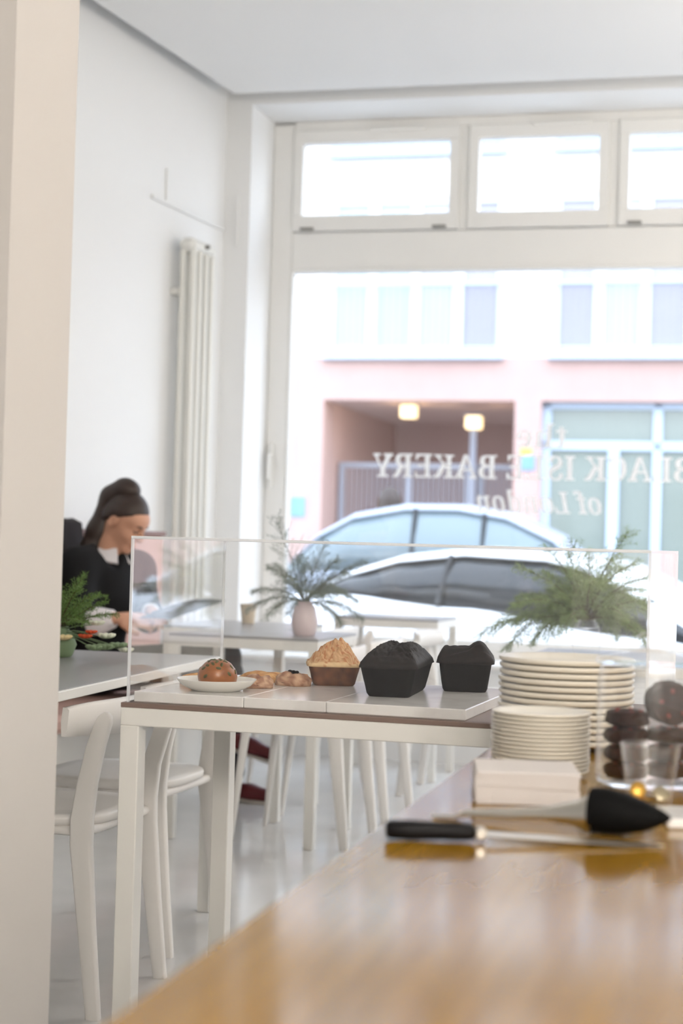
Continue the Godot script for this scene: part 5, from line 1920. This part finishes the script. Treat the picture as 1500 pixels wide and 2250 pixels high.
# ---------------------------------------------------------------- cars
func car(label: String, at: Vector3, turn: float, body_mat: Material, glass_mat: Material, roof_h: float, belt: Array, length: float, width: float, roof: Array, group: String) -> void:
	# x forward, y up from the road, z towards the shop; belt: [[x, height] ...]; roof: [[x, height, half width] ...] from rear to front
	var c := thing("parked_car", label, "car", at, turn, group)
	var hw := width / 2
	var g := Geo.new()
	var rings := []
	var n := 28
	var prof := func(x: float) -> float:   # height of the shoulder line along the car
		for i in belt.size() - 1:
			if x <= belt[i + 1][0]:
				var t: float = (x - belt[i][0]) / (belt[i + 1][0] - belt[i][0])
				return lerpf(belt[i][1], belt[i + 1][1], smoothstep(0.0, 1.0, t))
		return belt[-1][1]
	for i in n + 1:
		var x := lerpf(-length / 2, length / 2, float(i) / n)
		var e := clampf((length / 2 - absf(x)) / 0.35, 0.0, 1.0)
		var w := hw * lerpf(0.72, 1.0, sqrt(e))
		var top: float = prof.call(x) * lerpf(0.78, 1.0, sqrt(e))
		var lo := lerpf(0.34, 0.20, sqrt(e))
		var ring := PackedVector3Array()
		for q in [[-0.9, lo], [-1.0, lo + 0.12], [-1.0, lerpf(lo, top, 0.6)], [-0.95, top - 0.05], [-0.86, top], [0.0, top + 0.015], [0.86, top], [0.95, top - 0.05], [1.0, lerpf(lo, top, 0.6)], [1.0, lo + 0.12], [0.9, lo]]:
			ring.append(Vector3(x, q[1], q[0] * w))
		rings.append(ring)
	g.loft(rings)
	part("body", g, body_mat, c)
	# greenhouse: glass hull between belt and roof
	var gr := []
	var rr := []
	for i in roof.size():
		var x: float = roof[i][0]
		var hb: float = prof.call(x) - 0.04
		var ht: float = roof[i][1]
		var wt: float = roof[i][2]
		var wb := hw * 0.93
		var ring := PackedVector3Array()
		for q in [[-wb, hb], [lerpf(-wb, -wt, 0.5) - 0.02, lerpf(hb, ht, 0.5)], [-wt, ht - 0.05], [-wt * 0.8, ht - 0.015], [0.0, ht - 0.005], [wt * 0.8, ht - 0.015], [wt, ht - 0.05], [lerpf(wb, wt, 0.5) + 0.02, lerpf(hb, ht, 0.5)], [wb, hb]]:
			ring.append(Vector3(x, maxf(q[1], hb), q[0]))
		gr.append(ring)
	g = Geo.new()
	g.loft(gr)
	part("glazing", g, glass_mat, c)
	# roof skin over the glass, with the rails coming down front and rear
	g = Geo.new()
	var skin := []
	for i in roof.size():
		var x: float = roof[i][0]
		var ht: float = roof[i][1]
		var wt: float = roof[i][2]
		var lipd: float = roof[i][3]
		var ring := PackedVector3Array()
		for q in [[-wt - 0.03, ht - lipd], [-wt - 0.01, ht - 0.03], [-wt * 0.8, ht + 0.008], [0.0, ht + 0.02], [wt * 0.8, ht + 0.008], [wt + 0.01, ht - 0.03], [wt + 0.03, ht - lipd], [wt + 0.01, ht - lipd], [wt * 0.8, ht - 0.02], [-wt * 0.8, ht - 0.02], [-wt - 0.01, ht - lipd]]:
			ring.append(Vector3(x, q[1], q[0]))
		skin.append(ring)
	g.loft(skin)
	part("roof", g, body_mat, c)
	# pillars and trim
	for s in [-1.0, 1.0]:
		for px in roof[0][4]:
			var hb2: float = prof.call(px) - 0.03
			var ht2 := roof_at(roof, px) - 0.04
			var pg := Geo.new()
			pg.tube([Vector3(px, hb2, s * (hw * 0.945)), Vector3(px, ht2, s * (roof_half(roof, px) + 0.012))], [0.026, 0.022], 8)
			part("pillar", pg, M.car_trim, c)
		for wx in [-length * 0.30, length * 0.31]:
			var wg := Geo.new()
			wg.lathe([Vector2(0.17, -0.11), Vector2(0.30, -0.11), Vector2(0.325, -0.08), Vector2(0.325, 0.08), Vector2(0.30, 0.11), Vector2(0.17, 0.11)], 32, Vector3(wx, 0.325, s * (hw - 0.10)), Basis(Vector3.RIGHT, PI / 2))
			var tyre := part("wheel", wg, M.tyre, c)
			wg = Geo.new()
			wg.lathe([Vector2(0, -0.08), Vector2(0.20, -0.09), Vector2(0.21, 0.0), Vector2(0.20, 0.09), Vector2(0, 0.08)], 24, Vector3(wx, 0.325, s * (hw - 0.09)), Basis(Vector3.RIGHT, PI / 2))
			part("rim", wg, M.alloy, tyre)
		var mg := Geo.new()
		mg.ball(Vector3(roof[-1][0] - 0.25, prof.call(roof[-1][0] - 0.25) + 0.07, s * (hw + 0.06)), Vector3(0.06, 0.06, 0.10), Basis(), 12, 8)
		part("mirror", mg, body_mat, c)
		var lg := Geo.new()
		lg.box(Vector3(length / 2 - 0.10, 0.62, s * hw * 0.62), Vector3(0.16, 0.12, 0.30), 0.03)
		part("headlamp", lg, M.clear_glass, c)

func roof_at(roof: Array, x: float) -> float:
	for i in roof.size() - 1:
		if x <= roof[i + 1][0]:
			return lerpf(roof[i][1], roof[i + 1][1], (x - roof[i][0]) / (roof[i + 1][0] - roof[i][0]))
	return roof[-1][1]

func roof_half(roof: Array, x: float) -> float:
	for i in roof.size() - 1:
		if x <= roof[i + 1][0]:
			return lerpf(roof[i][2], roof[i + 1][2], (x - roof[i][0]) / (roof[i + 1][0] - roof[i][0]))
	return roof[-1][2]

func build_cars() -> void:
	car("white car parked right outside the shop window", Vector3(1.55, STREET, -11.96), -0.489, M.car_white, M.car_glass, 1.40,
		[[-2.15, 1.00], [-1.35, 1.09], [-0.46, 1.03], [0.89, 0.89], [2.15, 0.70]], 4.3, 1.78,
		[[-1.56, 1.12, 0.72, 0.05, [-0.55]], [-1.30, 1.23, 0.67, 0.05], [-0.95, 1.335, 0.63, 0.05], [-0.45, 1.395, 0.61, 0.05], [0.15, 1.375, 0.61, 0.05], [0.45, 1.31, 0.63, 0.05], [0.90, 1.115, 0.69, 0.05], [1.28, 0.90, 0.76, 0.04]], "cars in the street")
	car("grey-blue tall car parked on the far side of the street", in_front(-1.25, STREET, -7.6), FRONT_TURN, M.car_grey, M.car_glass_pale, 1.80,
		[[-1.9, 1.12], [-1.2, 1.18], [0.6, 1.10], [1.3, 1.04], [2.0, 0.84]], 3.9, 1.82,
		[[-1.58, 1.18, 0.74, 0.06, [-0.35, 0.30]], [-1.28, 1.50, 0.68, 0.06], [-0.95, 1.69, 0.63, 0.06], [-0.45, 1.785, 0.61, 0.06], [0.05, 1.79, 0.61, 0.06], [0.50, 1.72, 0.62, 0.06], [0.95, 1.52, 0.68, 0.06], [1.42, 1.09, 0.76, 0.05]], "cars in the street")
	car("white car parked further along the far side of the street", in_front(4.6, STREET, -7.3), FRONT_TURN, M.car_white, M.car_glass, 1.45,
		[[-2.1, 0.98], [-1.1, 1.0], [0.5, 0.95], [1.2, 0.90], [2.1, 0.70]], 4.1, 1.76,
		[[-1.60, 1.02, 0.70, 0.06, [-0.1]], [-1.2, 1.28, 0.64, 0.05], [-0.7, 1.42, 0.60, 0.05], [0.0, 1.44, 0.59, 0.05], [0.5, 1.33, 0.62, 0.05], [1.2, 0.95, 0.72, 0.04]], "cars in the street")


func build_passer_by() -> void:
	var base := in_front(-2.40, -0.05, -9.4)
	var p := thing("person", "standing passer-by with long dark hair before the passageway", "person", base, 2.9)
	var g := Geo.new()
	var b := Blend.new()
	b.egg(Vector3(0, 1.62, 0), Vector3(0.072, 0.105, 0.088), Basis(), 0.03)
	b.cap(Vector3(0, 1.42, 0), Vector3(0, 1.54, 0.01), 0.055, 0.05, 0.03)
	b.egg(Vector3(0, 1.60, 0.088), Vector3(0.012, 0.02, 0.016), Basis(), 0.01)
	b.chain([Vector3(0, 0.92, 0), Vector3(0, 1.15, 0), Vector3(0, 1.38, 0)], [0.13, 0.115, 0.12], 0.06)
	for s in [-1.0, 1.0]:
		b.chain([Vector3(s * 0.17, 1.38, 0), Vector3(s * 0.23, 1.10, -0.02), Vector3(s * 0.22, 0.86, 0.06), Vector3(s * 0.22, 0.78, 0.08)], [0.05, 0.042, 0.03, 0.03], 0.03)
		b.chain([Vector3(s * 0.09, 0.90, 0), Vector3(s * 0.10, 0.48, 0.02), Vector3(s * 0.10, 0.06, 0)], [0.085, 0.06, 0.04], 0.03)
		b.cap(Vector3(s * 0.10, 0.04, -0.02), Vector3(s * 0.11, 0.035, 0.14), 0.04, 0.032, 0.02)
	b.into(g, 0.022)
	part("body", g, M.skin, p)
	g = Geo.new()
	b = Blend.new()
	b.chain([Vector3(0, 0.85, 0), Vector3(0, 1.15, 0), Vector3(0, 1.40, 0)], [0.17, 0.15, 0.15], 0.06)
	for s in [-1.0, 1.0]:
		b.chain([Vector3(s * 0.15, 1.39, 0), Vector3(s * 0.235, 1.10, -0.02), Vector3(s * 0.225, 0.88, 0.05)], [0.075, 0.062, 0.05], 0.04)
	b.into(g, 0.02)
	part("coat", g, M.coat_grey, p)
	g = Geo.new()
	b = Blend.new()
	for s in [-1.0, 1.0]:
		b.chain([Vector3(s * 0.09, 0.88, 0), Vector3(s * 0.10, 0.48, 0.02), Vector3(s * 0.10, 0.09, 0)], [0.10, 0.075, 0.06], 0.03)
	b.into(g, 0.02)
	part("trousers", g, M.trousers, p)
	g = Geo.new()
	b = Blend.new()
	b.egg(Vector3(0, 1.655, -0.02), Vector3(0.105, 0.105, 0.105), Basis(), 0.03)
	b.chain([Vector3(-0.07, 1.60, -0.03), Vector3(-0.10, 1.42, -0.02)], [0.06, 0.05], 0.04)
	b.chain([Vector3(0.07, 1.60, -0.03), Vector3(0.10, 1.42, -0.02)], [0.06, 0.05], 0.04)
	b.cap(Vector3(0, 1.6, -0.07), Vector3(0, 1.38, -0.09), 0.08, 0.07, 0.04)
	b.egg(Vector3(0, 1.60, 0.10), Vector3(0.065, 0.09, 0.07), Basis(), 0.02, true)
	b.into(g, 0.014)
	part("hair", g, M.hair, p)
